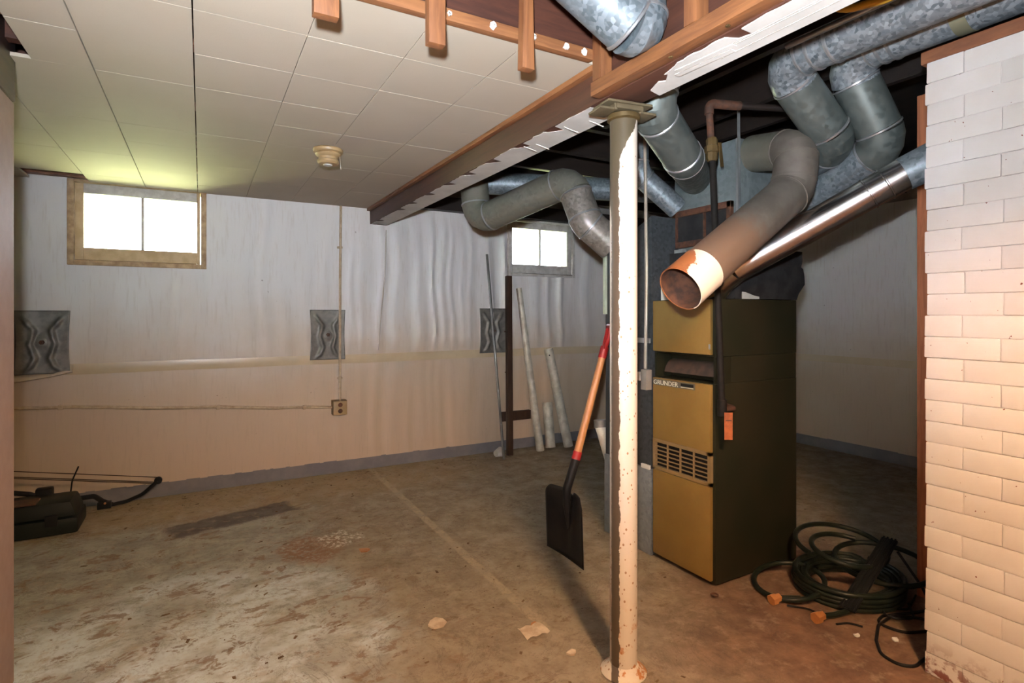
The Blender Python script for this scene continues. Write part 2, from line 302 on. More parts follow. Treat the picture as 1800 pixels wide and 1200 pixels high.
# ------------------------------------------------------------------ mesh helpers
class MB:
    def __init__(s): s.v = []; s.f = []
    def add(s, vs, fs):
        o = len(s.v); s.v += [tuple(x) for x in vs]; s.f += [tuple(i+o for i in f) for f in fs]; return s
    def box(s, a, b, mat=None):
        x0, y0, z0 = a; x1, y1, z1 = b
        vs = [Vector(p) for p in ((x0,y0,z0),(x1,y0,z0),(x1,y1,z0),(x0,y1,z0),(x0,y0,z1),(x1,y0,z1),(x1,y1,z1),(x0,y1,z1))]
        if mat is not None: vs = [mat @ p for p in vs]
        return s.add(vs, [(0,3,2,1),(4,5,6,7),(0,1,5,4),(1,2,6,5),(2,3,7,6),(3,0,4,7)])
    def bar(s, p, q, w, h, up=(0, 0, 1)):
        p, q = Vector(p), Vector(q); d = (q-p); L = d.length; d.normalize()
        x = d.cross(Vector(up)).normalized(); y = x.cross(d).normalized()
        mt = Matrix((( x.x, d.x, y.x, p.x), (x.y, d.y, y.y, p.y), (x.z, d.z, y.z, p.z), (0,0,0,1)))
        return s.box((-w/2, 0, -h/2), (w/2, L, h/2), mt)
    def tube(s, pts, r, n=16, cap=True, closed=False):
        pts = [Vector(p) for p in pts]; k = len(pts)
        rs = r if isinstance(r, (list, tuple)) else [r]*k
        tang = []
        for i in range(k):
            if closed: t = pts[(i+1) % k]-pts[i-1]
            elif i == 0: t = pts[1]-pts[0]
            elif i == k-1: t = pts[-1]-pts[-2]
            else: t = (pts[i+1]-pts[i]).normalized()+(pts[i]-pts[i-1]).normalized()
            tang.append(t.normalized())
        a = Vector((0, 0, 1)) if abs(tang[0].z) < 0.9 else Vector((1, 0, 0))
        u = (a-tang[0]*a.dot(tang[0])).normalized()
        vs = []
        for i in range(k):
            u = (u-tang[i]*u.dot(tang[i])).normalized(); w_ = tang[i].cross(u)
            sc = 1.0
            if 0 < i < k-1:
                c = tang[i].dot((pts[i+1]-pts[i]).normalized()); sc = 1/max(c, 0.5)
            for j in range(n):
                th = 2*math.pi*j/n
                vs.append(pts[i]+(u*math.cos(th)+w_*math.sin(th))*rs[i])
        fs = [(i*n+j, i*n+(j+1) % n, (i+1)*n+(j+1) % n, (i+1)*n+j) for i in range(k-1) for j in range(n)]
        if closed: fs += [((k-1)*n+j, (k-1)*n+(j+1) % n, (j+1) % n, j) for j in range(n)]
        elif cap: fs += [tuple(range(n-1, -1, -1)), tuple(range((k-1)*n, k*n))]
        return s.add(vs, fs)
    def shell(s, pts, r, t, n=32):
        # open pipe with wall thickness
        a = MB().tube(pts, r, n, cap=False); b_ = MB().tube(pts, [r-t]*len(pts), n, cap=False); k = len(pts)
        o = len(a.v); s.add(a.v+b_.v, a.f+[tuple(i+o for i in reversed(f)) for f in b_.f]
            + [(j, (j+1) % n, o+(j+1) % n, o+j) for j in range(n)]
            + [((k-1)*n+(j+1) % n, (k-1)*n+j, o+(k-1)*n+j, o+(k-1)*n+(j+1) % n) for j in range(n)])
        return s
    def ring(s, c, d, r, t=0.004, wdt=0.006, n=24):
        # raised bead round a pipe
        c, d = Vector(c), Vector(d).normalized()
        return s.tube([c-d*wdt, c-d*wdt*0.5, c+d*wdt*0.5, c+d*wdt], [r, r+t, r+t, r], n, cap=False)
    def lathe(s, prof, c, n=24, axis='z'):
        vs = []; c = Vector(c)
        for (r, h) in prof:
            for j in range(n):
                th = 2*math.pi*j/n; a, b_ = r*math.cos(th), r*math.sin(th)
                vs.append(c+(Vector((a, b_, h)) if axis == 'z' else Vector((a, h, b_)) if axis == 'y' else Vector((h, a, b_))))
        k = len(prof)
        fs = [(i*n+j, i*n+(j+1) % n, (i+1)*n+(j+1) % n, (i+1)*n+j) for i in range(k-1) for j in range(n)]
        if prof[0][0] > 1e-4: fs.append(tuple(range(n-1, -1, -1)))
        if prof[-1][0] > 1e-4: fs.append(tuple(range((k-1)*n, k*n)))
        return s.add(vs, fs)
    def prism(s, poly, z0, z1):
        n = len(poly)
        vs = [(x, y, z0) for x, y in poly]+[(x, y, z1) for x, y in poly]
        return s.add(vs, [tuple(range(n-1, -1, -1)), tuple(range(n, 2*n))]+[(i, (i+1) % n, n+(i+1) % n, n+i) for i in range(n)])
    def build(s, name, mat, parent=None, bevel=0, smooth=35, origin=None):
        me = bpy.data.meshes.new(name); me.from_pydata(s.v, [], s.f)
        bm = bmesh.new(); bm.from_mesh(me)
        bmesh.ops.recalc_face_normals(bm, faces=bm.faces)
        if bevel: bmesh.ops.bevel(bm, geom=[e for e in bm.edges if len(e.link_faces) == 2 and e.calc_face_angle(0) > 0.6], offset=bevel, segments=2, affect='EDGES', profile=0.6)
        if origin is not None: bmesh.ops.translate(bm, verts=bm.verts, vec=-Vector(origin))
        bm.to_mesh(me); bm.free()
        if smooth:
            for p in me.polygons: p.use_smooth = True
            me.set_sharp_from_angle(angle=math.radians(smooth))
        me.materials.append(mat)
        o = bpy.data.objects.new(name, me); COL.objects.link(o)
        if origin is not None: o.location = origin
        if parent is not None: attach(o, parent)
        return o
WM = {}
def world_of(o): return (world_of(o.parent) if o.parent else Matrix.Identity(4)) @ o.matrix_parent_inverse @ o.matrix_basis
def attach(o, parent):
    o.parent = parent; o.matrix_parent_inverse = world_of(parent).inverted()
def empty(name, loc=(0, 0, 0)):
    o = bpy.data.objects.new(name, None); COL.objects.link(o); o.location = loc; o.empty_display_size = 0.1; return o
def tag(o, label, cat, group=None):
    o['label'] = label; o['category'] = cat
    if group: o['group'] = group
    return o
def thing(name, loc, label, cat, group=None): return tag(empty(name, loc), label, cat, group)
def struct(o): o['kind'] = 'structure'; return o
def fillet(pts, R, seg=6):
    pts = [Vector(p) for p in pts]; out = [pts[0]]
    for i in range(1, len(pts)-1):
        a, b_, c = pts[i-1], pts[i], pts[i+1]
        d1, d2 = (a-b_).normalized(), (c-b_).normalized()
        ang = d1.angle(d2); t = min(R/math.tan(ang/2), (a-b_).length*0.48, (c-b_).length*0.48)
        p, q = b_+d1*t, b_+d2*t; r = t*math.tan(ang/2)
        ctr = b_+(d1+d2).normalized()*(r/math.sin(ang/2))
        va, vb = p-ctr, q-ctr; tot = va.angle(vb)
        for k in range(seg+1):
            f = k/seg
            vv = (va*math.sin((1-f)*tot)+vb*math.sin(f*tot))/max(math.sin(tot), 1e-5)
            out.append(ctr+vv.normalized()*va.length)
    out.append(pts[-1]); return out

# ------------------------------------------------------------------ room shell
BY, RX, CZ, SUB = 4.333, 4.87, 2.02, 2.42
LX, FY = -2.4, -2.8
fl = MB().box((LX, FY, -0.12), (RX+0.1, BY+0.15, 0)).build('floor', M['floor'], smooth=0); struct(fl)

W1 = (-0.72, 0.03, 1.505, 2.035); W2 = (2.36, 3.08, 1.54, 2.045)
wb = MB(); y0, y1 = BY+0.012, BY+0.21
xs = [LX-0.2, W1[0], W1[1], W2[0], W2[1], RX+0.2]
for i in (0, 2, 4): wb.box((xs[i], y0, -0.1), (xs[i+1], y1, SUB))
for W in (W1, W2):
    wb.box((W[0], y0, -0.1), (W[1], y1, W[2])); wb.box((W[0], y0, W[3]), (W[1], y1, SUB))
struct(wb.build('wall_back', M['block'], smooth=0))
struct(MB().box((RX+0.012, FY-0.2, -0.1), (RX+0.2, BY, SUB)).build('wall_right', M['block'], smooth=0))
struct(MB().box((LX-0.2, FY-0.2, -0.1), (LX, BY, SUB)).build('wall_far_left', M['block'], smooth=0))
struct(MB().box((LX, FY-0.2, -0.1), (RX, FY, SUB)).build('wall_front', M['block'], smooth=0))
struct(MB().box((LX, BY-0.004, 0), (RX, BY+0.012, 0.094)).build('baseboard_back', M['baseboard'], smooth=0))
struct(MB().box((RX-0.006, 1.4, 0), (RX+0.012, BY-0.004, 0.094)).build('baseboard_right', M['baseboard'], smooth=0))
lawn = tag(MB().add([(-30, BY+0.25, 1.42), (30, BY+0.25, 1.42), (30, 40, 1.42), (-30, 40, 1.42)], [(0, 1, 2, 3)]).build('lawn', M['grass'], smooth=0), 'sunlit lawn outside the small cellar windows', 'lawn'); lawn['kind'] = 'stuff'

# windows
def window(name, W, panes, frame, casing, pz, pgx, casing_w):
    root = empty(name, ((W[0]+W[1])/2, BY, W[2])); struct(root)
    x0, x1, z0, z1 = W; t = casing_w; yi, yo = BY-0.028, BY+0.14
    c = MB()
    c.box((x0, yi, z0), (x0+t, yo, z1)); c.box((x1-t, yi, z0), (x1, yo, z1)); c.box((x0+t, yi, z0), (x1-t, yo, z0+t*0.9)); c.box((x0+t, yi, z1-t*0.5), (x1-t, yo, z1))
    c.build('casing', casing, root, bevel=0.004)
    f = MB(); a, b_ = panes[0][0], panes[-1][1]; ys, ye = BY-0.008, BY+0.03
    f.box((x0+t+0.003, ys, z0+t*0.9+0.003), (a, ye, z1-t*0.5-0.003)); f.box((b_, ys, z0+t*0.9+0.003), (x1-t-0.003, ye, z1-t*0.5-0.003))
    f.box((a, ys, z0+t*0.9+0.003), (b_, ye, pz[0])); f.build('sash', frame, root, bevel=0.003)
    MB().box((a, ys+0.001, pz[1]), (b_, ye, z1-t*0.5-0.003)).build('top_rail', M['wood_white'], root, bevel=0.003)
    MB().box((panes[0][1], ys+0.004, pz[0]), (panes[1][0], ye-0.004, pz[1])).build('muntin', M['wood_white'], root, bevel=0.002)
    for p in panes:
        MB().box((p[0]-0.003, BY+0.010, pz[0]-0.003), (p[1]+0.003, BY+0.014, pz[1]+0.003)).build('pane', M['glass'], root, smooth=0)
    return root
w1 = window('window_1', W1, [(-0.641, -0.342), (-0.326, -0.027)], M['wood_tan'], M['wood_raw'], (1.615, 1.955), 0, 0.034)
w2 = window('window_2', W2, [(2.414, 2.698), (2.714, 3.002)], M['wood_white'], M['wood_white'], (1.647, 1.97), 0, 0.03)

# plastic sheeting with vertical folds
random.seed(4)
def fold(x, z):
    a = 0.0022
    k = max(0, min(1, (x-0.80)/0.35))*max(0, min(1, (3.4-x)/0.4))
    up = max(0, min(1, (z-0.86)/0.12))*max(0, min(1, (2.05-z)/0.35)) if z > 0.86 else 0.22
    amp = 0.0016+0.048*k*up*(0.75+0.25*noise.noise(Vector((x*2, 0, 5))))+0.004*(1-k)*(1 if z > 0.86 else 0.5)
    xx = x+0.055*noise.noise(Vector((x*1.5, z*1.6, 2)))+0.03*noise.noise(Vector((x*4, z*2.3, 8)))
    n = noise.noise(Vector((xx*7.5, z*0.30, 1.0)))
    r = 1-abs(n)*2.2
    r2 = 0.35*(1-abs(noise.noise(Vector((xx*17, z*0.6, 4.0))))*2)
    return amp*(r+r2)*0.6
def sheet(name, x0, x1, z0, z1, holes, dx, dz, parent, y, axis='y', f=fold):
    nx, nz = round((x1-x0)/dx), round((z1-z0)/dz)
    X = [x0+(x1-x0)*i/nx for i in range(nx+1)]; Z = [z0+(z1-z0)*i/nz for i in range(nz+1)]
    for h in holes:   # snap grid to the hole edges
        for e in (h[0], h[1]):
            i = min(range(len(X)), key=lambda k: abs(X[k]-e)); X[i] = e
        for e in (h[2], h[3]):
            if z0 < e < z1:
                i = min(range(len(Z)), key=lambda k: abs(Z[k]-e)); Z[i] = e
    vs = []
    for z in Z:
        for x in X:
            d_ = 0.004+max(0, f(x, z))
            vs.append((x, y-d_, z) if axis == 'y' else (y-d_, x, z))
    fs = []
    for j in range(nz):
        for i in range(nx):
            cx, cz = (X[i]+X[i+1])/2, (Z[j]+Z[j+1])/2
            if any(h[0] < cx < h[1] and h[2] < cz < h[3] for h in holes): continue
            a = j*(nx+1)+i; fs.append((a, a+1, a+nx+2, a+nx+1))
    mb = MB(); mb.v = vs; mb.f = fs
    return mb.build(name, M['sheet'], parent, smooth=60)
sh = thing('plastic_sheeting', (1.2, BY, 0), 'wrinkled white plastic sheeting hung over the wall with the two windows', 'sheeting', 'white plastic wall sheeting')
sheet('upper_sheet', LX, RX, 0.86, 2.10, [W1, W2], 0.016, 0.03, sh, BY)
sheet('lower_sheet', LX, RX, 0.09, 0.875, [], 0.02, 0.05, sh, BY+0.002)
tp = MB(); N_ = 150
for i in range(N_+1):
    x = LX+(RX-LX)*i/N_; c_ = 0.862+0.008*noise.noise(Vector((x*1.3, 3, 1))); d_ = 0.010+0.003*noise.noise(Vector((x*5, 1, 1)))+0.012*max(0, min(1, (x-0.8)/.4))*max(0, min(1, (3.4-x)/.4))
    tp.v += [(x, BY-d_+0.003, c_-0.035), (x, BY-d_-0.002, c_), (x, BY-d_+0.001, c_+0.032)]
    if i: a = (i-1)*3; tp.f += [(a, a+3, a+4, a+1), (a+1, a+4, a+5, a+2)]
tp.build('seam_tape', M['tape'], sh, smooth=60)
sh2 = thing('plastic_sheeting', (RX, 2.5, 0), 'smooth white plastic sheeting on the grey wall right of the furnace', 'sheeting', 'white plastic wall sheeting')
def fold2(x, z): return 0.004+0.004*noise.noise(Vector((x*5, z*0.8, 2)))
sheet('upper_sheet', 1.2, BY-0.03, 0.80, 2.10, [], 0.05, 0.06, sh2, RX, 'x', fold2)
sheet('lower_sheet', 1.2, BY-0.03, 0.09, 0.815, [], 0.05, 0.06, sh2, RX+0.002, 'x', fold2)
MB().box((RX-0.016, 1.2, 0.775), (RX-0.012, BY-0.03, 0.835)).build('seam_tape', M['tape'], sh2, smooth=0)
# loose vertical crease flap of clear tape
fl_ = MB()
pts = [(1.27, 1.86), (1.262, 1.6), (1.245, 1.35), (1.22, 1.12), (1.205, 0.92)]
for i, (x, z) in enumerate(pts):
    fl_.v += [(x-0.005, BY-0.022, z), (x, BY-0.034, z), (x+0.005, BY-0.022, z)]
    if i: a = (i-1)*3; fl_.f += [(a, a+3, a+4, a+1), (a+1, a+4, a+5, a+2)]
m, nt, b = new_mat('clear_vertical_tape'); b.inputs['Base Color'].default_value = (0.8, 0.76, 0.68, 1); b.inputs['Roughness'].default_value = 0.12
fl_.build('vertical_tape', m, sh, smooth=60)
# curled flap of the left end
cf = MB()
for i in range(13):
    t_ = i/12; x = -1.05+t_*0.36; z = 0.80+0.055*t_**1.5
    cf.v += [(x, BY-0.008, z+0.035), (x, BY-0.03-0.01*math.sin(t_*9), z+0.008), (x, BY-0.045, z-0.008), (x, BY-0.028, z-0.014)]
    if i: a = (i-1)*4; cf.f += [(a+k, a+4+k, a+5+k, a+1+k) for k in range(3)]
cf.build('loose_flap', M['sheet'], sh, smooth=60)

# ------------------------------------------------------------------ ceiling: tiles, joists, subfloor
ceil = empty('ceiling', (0, 2, CZ)); struct(ceil)
MB().box((LX, FY, SUB), (RX+0.2, BY+0.21, SUB+0.04)).build('subfloor', M['subfloor'], ceil, smooth=0)
T = 0.2934; random.seed(2)
tiles = {}
def tile(x0, x1, ya, yb):
    g = 0.0007; jz = random.uniform(-0.0004, 0.0004)
    key = (round(x1-x0, 3), round(yb-ya, 3))
    if key not in tiles:
        hx, hy = (x1-x0)/2-g, (yb-ya)/2-g
        o = MB().box((-hx, -hy, 0), (hx, hy, 0.012)).build('tile', M['tile'], None, bevel=0.0008, smooth=0)
        tiles[key] = o.data; 
    else:
        o = bpy.data.objects.new('tile', tiles[key]); COL.objects.link(o)
    o.location = ((x0+x1)/2, (ya+yb)/2, CZ+jz); o.rotation_euler = (random.uniform(-.0008, .0008), random.uniform(-.0008, .0008), 0)
    attach(o, ceil)
colx = [-0.607-T*k for k in range(5, 0, -1)]+[-0.607+T*k for k in range(6)]+[1.135]
rowy = [1.47, 1.728]+[2.0215+T*k for k in range(8)]
rowy = [y for y in rowy if y < BY-0.05]+[BY]
for i in range(len(colx)-1):
    for j in range(len(rowy)-1):
        x0, x1, ya, yb = colx[i], colx[i+1], rowy[j], rowy[j+1]
        if abs(x1+0.314) < .01 or abs(x1+0.0206) < .01 or abs(x1+0.607) < .01: x1 -= 0.0022
        if abs(x0+0.9004) < 0.01 and yb > BY-0.01: continue           # missing tile beside the window
        if yb < 2.33 and x1 < -0.55: continue
        if yb < 2.33 and x0 < -0.55: x0 = -0.478
        tile(x0, x1, ya, yb)
# furring strips above the tiles (edges the tiles are stapled to)
for y in (2.02, 2.61, 3.2, 3.78, 4.27):
    MB().box((LX, y-0.03, CZ+0.016), (1.13, y+0.03, CZ+0.034)).build('furring_strip', M['plank'], ceil)
# joists
for y in (1.485, 1.885, 2.285, 2.685, 3.085, 3.485, 3.885):
    MB().box((LX, y-0.02, CZ+0.036 if y > 1.5 else CZ+0.03), (1.138, y+0.02, SUB-0.001)).build('joist', M['joist'], ceil)
for y in (1.075, 0.675, 0.275, -0.125, -0.525):
    MB().box((LX, y-0.02, 2.12 if y > 1 else 2.1), (1.138, y+0.02, SUB-0.001)).build('joist', M['joist'], ceil)
for y in (2.35, 2.75, 3.15, 3.55, 3.95):
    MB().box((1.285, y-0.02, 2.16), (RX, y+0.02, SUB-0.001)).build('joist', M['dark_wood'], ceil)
for x in (1.83, 2.085, 2.32, 2.62):
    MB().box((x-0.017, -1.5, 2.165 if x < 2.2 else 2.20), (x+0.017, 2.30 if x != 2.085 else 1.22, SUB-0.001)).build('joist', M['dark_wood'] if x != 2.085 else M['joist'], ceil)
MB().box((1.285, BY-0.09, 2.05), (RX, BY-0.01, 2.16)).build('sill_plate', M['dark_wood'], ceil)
MB().box((-1.3, BY-0.10, 2.06), (-0.62, BY-0.01, 2.15)).build('sill_plate', M['plank'], ceil)

# nailer strip at the ceiling edge with popcorn blobs
nl = tag(MB().box((LX, 1.438, CZ-0.004), (1.10, 1.464, CZ+0.03)).build('nailer_strip', M['orange_strip'], bevel=0.002), 'long orange pine nailer strip along the cut edge of the tile ceiling', 'wood strip')
random.seed(8)
for x in (0.42, 0.60, 0.735, 0.87, 0.99, 1.06):
    mb = MB(); r = random.uniform(0.006, 0.012)
    mb.lathe([(0.001, -r*0.7), (r*0.8, -r*0.5), (r, 0), (r*0.7, r*0.4), (0.001, r*0.6)], (x, 1.433, CZ+0.012), 9, 'y')
    mb.v = [(a+random.uniform(-.002, .002), b_, c_+random.uniform(-.003, .003)) for a, b_, c_ in mb.v]
    mb.build('glue_blob', M['white'], nl)

# ------------------------------------------------------------------ main beam
BX0, BX1, BZ = 1.145, 1.278, 1.90
beam = tag(MB().box((BX0, -1.5, BZ), (BX1, BY+0.005, 2.16)).build('main_beam', M['beam'], bevel=0.004), 'dark red-brown timber main beam resting on the steel post, white paint flaking underneath', 'beam')
random.seed(11)
def jagged(ya, yb, xb, jag, step):
    left = []; y = ya
    while y < yb:
        left.append((xb+random.uniform(-0.002, 0.006), y))
        if random.random() < 0.8:
            y2 = y+step*random.uniform(0.85, 1.1)
            nk = 7
            for k in range(1, nk): left.append((xb+random.uniform(-0.004, 0.004), y+(y2-y)*k/nk*0.70))
            left.append((xb+0.003, y2-0.075)); left.append((xb+jag*random.uniform(0.8, 1.1), y2-0.060)); left.append((xb+jag*0.75, y2-0.03)); left.append((xb+jag*0.3, y2-0.006))
            y = y2
        else: y += step*0.4
    return left
L_ = jagged(1.52, 4.28, BX0+0.004, 0.05, 0.27)
poly = [(x, y) for x, y in L_]+[(BX0+0.03, 4.30), (BX1-0.001, 4.30), (BX1-0.001, 1.50)]
MB().prism(poly, BZ-0.0012, BZ+0.001).build('flaking_paint', M['white'], beam, smooth=0)
near = [(1.225, 1.31), (1.20, 1.25), (1.215, 1.235), (1.185, 1.195), (1.18, 1.205), (1.165, 1.15)]
y = 1.13
while y > 0.96: near.append((1.150+random.uniform(0, .008), y)); y -= 0.02
near += [(1.19, 0.955), (1.20, 0.92), (1.155, 0.918)]
y = 0.88
while y > -1.4: near.append((1.147+random.uniform(0, .005), y)); y -= 0.035
poly = [(BX1-0.001, 1.325)]+near+[(1.15, -1.45), (BX1-0.001, -1.45)]
MB().prism(poly[::-1], BZ-0.003, BZ+0.001).build('flaking_paint', M['white'], beam, smooth=0)
g = MB()
for x in (1.196, 1.204, 1.238): g.box((x-0.0012, -1.4, BZ-0.0042), (x+0.0012, 1.05, BZ-0.003))
g.build('moulding_line', M['wood_white'], beam, smooth=0)
for (x, y) in ((1.185, 1.0), (1.205, 1.02)): MB().bar((x, y+0.16, BZ-0.008), (x+0.02, y-0.02, BZ-0.004), 0.02, 0.002).build('loose_splinter', M['white'], beam, smooth=0)
for k, (x, y) in enumerate(((1.17, 2.0), (1.20, 1.95), (1.18, 1.72), (1.22, 1.62))):
    MB().bar((x, y, BZ-0.004), (x+0.05, y-0.02, BZ-0.022), 0.006, 0.002).build('loose_splinter', M['white'], beam, smooth=0)
# trim between tiles and beam
struct(MB().box((1.118, 1.47, CZ-0.022), (1.144, BY-0.02, CZ-0.002)).build('trim_1', M['orange_rail'], bevel=0.002))

# soffit framing: rail on the beam and hanging sticks
rail = tag(MB().box((1.100, -1.2, 1.903), (1.143, 1.452, 1.947)).build('soffit_rail', M['orange_rail'], bevel=0.002), 'long orange pine rail fixed low along the near part of the main beam', 'wood strip')
for y in (1.12, 0.93, 0.60): MB().lathe([(0.001, 0), (0.006, 0.001), (0.006, 0.004)], (1.12, y, 1.899), 8).build('nail_head', M['brass'], rail)
sticks = [((0.258, 1.375), 0.058, 0.030, 1.905, 'short hanging orange pine stick, leftmost of the row below the cut ceiling edge', 0),
          ((0.536, 1.375), 0.046, 0.030, 1.903, 'hanging orange pine stick with a chipped end, middle one of the three over the tiles', 0),
          ((0.812, 1.375), 0.040, 0.030, 1.898, 'hanging orange pine stick tapering upward, third from the left and nearest the round duct', 1)]
for (x, y), ww, dd, zb, lab, tap in sticks:
    mb = MB(); h = 2.30
    mb.box((x-ww/2, y-dd/2, zb), (x+ww/2, y+dd/2, h))
    if tap: mb.v = [((x+(p[0]-x)*0.55 if p[2] > 2.2 else p[0]), p[1], p[2]) for p in mb.v]
    tag(mb.build('hanging_stick', M['orange_wood'], bevel=0.002, origin=(x, y, zb)), lab, 'wood stick', 'hanging soffit sticks')
for y, lab in ((1.418, 'upright orange pine stud standing on the soffit rail right above the post'), (1.03, 'upright orange pine stud on the soffit rail right of the cut round duct')):
    tag(MB().box((1.098, y-0.022, 1.947), (1.142, y+0.022, 2.115 if y < 1.2 else 2.3)).build('soffit_stud', M['orange_wood'], bevel=0.002, origin=(1.12, y, 1.947)), lab, 'wood stud', 'soffit studs')

# ------------------------------------------------------------------ steel post
post = thing('support_post', (PX, PY, 0), 'round steel support post with peeling white paint under the main beam', 'post')
o = MB().tube([(PX, PY, z) for z in (0.02, 0.5, 1.0, 1.5, 1.862)], PR, 40).build('shaft', M['post'], post, origin=(PX, PY, 0))
MB().lathe([(0.074, 0), (0.077, 0.006), (0.070, 0.014), (0.058, 0.022), (PR+0.003, 0.034), (PR-0.002, 0.036)], (PX, PY, 0.0), 40).build('base_flange', M['post'], post, origin=(PX, PY, 0))
MB().lathe([(PR+0.001, 0), (PR+0.009, 0.004), (PR+0.009, 0.018), (PR+0.004, 0.022)], (PX, PY, 1.845), 40).build('collar', M['brass'], post)
pl_ = MB(); mt = Matrix.Translation((PX-0.005, PY, 0)) @ Matrix.Rotation(math.radians(-8), 4, 'Z')
pl_.box((-0.085, -0.052, 1.888), (0.085, 0.052, 1.8965), mt); pl_.box((-0.108, -0.040, 1.866), (-0.052, 0.040, 1.874), mt); pl_.box((0.052, -0.040, 1.866), (0.108, 0.040, 1.874), mt)
pl_.box((-0.056, -0.042, 1.866), (-0.044, 0.042, 1.888), mt); pl_.box((0.044, -0.042, 1.866), (0.056, 0.042, 1.888), mt); pl_.box((-0.05, -0.046, 1.872), (0.05, 0.046, 1.888), mt)
m_top = simple('bare_plate_steel', (0.21, 0.17, 0.10), (0.14, 0.11, 0.065), rough=0.4, metal=0.4); 
pl_.build('top_plate', m_top, post, bevel=0.003)

# ------------------------------------------------------------------ left partition wall and header
struct(MB().box((-0.66, -2.0, 0), (-0.535, 2.385, 1.888)).build('wall_left', M['pink'], bevel=0.003))
tag(MB().box((-0.66, -2.0, 1.890), (-0.53, 2.378, 2.12)).build('header_beam', M['beam'], bevel=0.003), 'short dark brown header on top of the pinkish wall at far left', 'beam')

# ------------------------------------------------------------------ chimney with separate bricks
ch = thing('chimney', (2.4, 0.3, 0), 'white painted brick chimney at the right edge', 'chimney')
CX, CY, CH = 2.12, 0.962, 0.0703
MB().box((CX+0.004, -0.62, 0), (2.62, CY-0.014, 29*CH-0.004)).build('core', M['brick'], ch, smooth=0)
random.seed(21); bm_cache = []
def brick_mesh(L, D):
    mb = MB(); h = CH-0.0009
    mb.box((0, -L, 0), (D, 0, h)); o = mb.build('brick', M['brick'], None, bevel=0.0042, smooth=50)
    return o
cache = {}
def brick(y, z, L, jx):
    key = (round(L, 2), random.randrange(3))
    if key not in cache:
        o = brick_mesh(L, 0.09)
        for vtx in o.data.vertices:
            vtx.co += Vector((0.002*noise.noise(Vector((vtx.co.y*25, vtx.co.z*20, key[1]*7))), 0.003*noise.noise(Vector((vtx.co.z*60, key[1], 3))), 0.002*noise.noise(Vector((vtx.co.y*22, key[1]*3, 9)))))
        cache[key] = o.data
    else:
        o = bpy.data.objects.new('brick', cache[key]); COL.objects.link(o)
    o.location = (CX+jx, y, z); attach(o, ch)
for k in range(29):
    z = k*CH+0.001; y = CY-random.uniform(0, 0.009)
    first = 0.105 if k % 2 == 0 else 0.205
    L = first; n = 0
    while y > -0.55:
        brick(y, z, L, random.uniform(-0.0024, 0.0018)); y -= L+0.0011; L = 0.205; n += 1
tag(MB().box((CX+0.004, -0.6, 29*CH+0.001), (2.42, CY+0.012, 29*CH+0.044)).build('chimney_plate', M['plank'], bevel=0.003), 'brown timber plate lying along the top of the painted brick chimney', 'board')
tag(MB().box((2.668, 1.19, 0), (2.752, 1.238, 2.13)).build('wall_stud', M['stud'], bevel=0.003), 'upright red-brown timber stud just behind the brick chimney', 'stud')
tag(MB().box((2.655, 1.02, 0), (2.765, 1.185, 0.04)).build('sole_block', M['stud'], bevel=0.003), 'short brown floor block at the foot of the red-brown stud', 'block')

# ------------------------------------------------------------------ ducts
def duct(name, label, pts, r, R, mat, seg=4, cat='duct', group=None, beads=(), n=32, open_end=False, cap=True, mats=None):
    root = thing(name, pts[0], label, cat, group)
    P = [Vector(p) for p in pts]; cur = P[0]
    for i in range(1, len(P)):
        if mats: mat = mats[i-1]
        if i < len(P)-1:
            a, b_, c = P[i-1], P[i], P[i+1]
            arc = fillet([a, b_, c], R, seg)[1:-1]
            if (arc[0]-cur).length > 0.012: MB().tube([cur, arc[0]], r, n, cap=cap).build('straight_section', mat, root)
            MB().tube(arc, r+0.0015, n, cap=cap).build('elbow', mat, root, smooth=12)
            d0 = (arc[0]-a).normalized(); d1 = (c-arc[-1]).normalized()
            MB().ring(arc[0], d0, r, 0.004, 0.006, n).build('seam_ring', M['ring'], root)
            MB().ring(arc[-1], d1, r, 0.004, 0.006, n).build('seam_ring', M['ring'], root)
            cur = arc[-1]
        else:
            MB().tube([cur, P[i]], r, n, cap=cap).build('straight_section', mat, root)
    for c, d in beads: MB().ring(c, d, r, 0.004, 0.007, n).build('seam_ring', M['ring'], root)
    return root
R6 = 0.0735
RD = 0.082
d1 = duct('round_duct', 'galvanised round duct with bright spangles along the ceiling, left of the pair above the chimney', [(1.97, -1.2, 2.18), (1.97, 1.39, 2.18), (2.285, 1.355, 1.905), (2.47, 1.715, 1.87)], RD, 0.095, M['galv_bright'], group='galvanised round ducts', beads=[((1.97, 1.24, 2.18), (0, 1, 0)), ((1.97, 1.17, 2.18), (0, 1, 0))], mats=[M['galv_bright'], M['galv_dull'], M['galv']])
d2 = duct('round_duct', 'galvanised round duct with taped joint, right of the pair and passing over the chimney top', [(2.20, -1.2, 2.21), (2.20, 1.277, 2.21), (2.405, 1.225, 1.88), (2.50, 1.715, 1.69)], RD, 0.095, M['galv'], group='galvanised round ducts', beads=[((2.20, 1.13, 2.21), (0, 1, 0)), ((2.20, 1.09, 2.21), (0, 1, 0))], mats=[M['galv_bright'], M['galv_dull'], M['galv']])
MB().tube([(2.20, 0.90, 2.21), (2.20, 0.855, 2.21)], RD+0.002, 32).build('tape_band', simple('olive_duct_tape', (0.20, 0.19, 0.12), rough=0.6), d2)
d5 = duct('round_duct', 'dull galvanised round duct dropping from the beam to the plenum, just right of the post', [(1.49, 1.40, 2.32), (1.40, 1.50, 1.94), (1.69, 1.62, 1.825), (2.135, 1.97, 1.87)], 0.077, 0.085, M['galv_dull'], group='galvanised round ducts')
d7 = duct('round_duct', 'shiny galvanised elbow with rusty edge behind the dropping duct near the post', [(1.93, 2.15, 2.34), (1.94, 2.17, 1.92), (2.135, 2.085, 1.74)], 0.055, 0.12, M['galv'], group='galvanised round ducts')
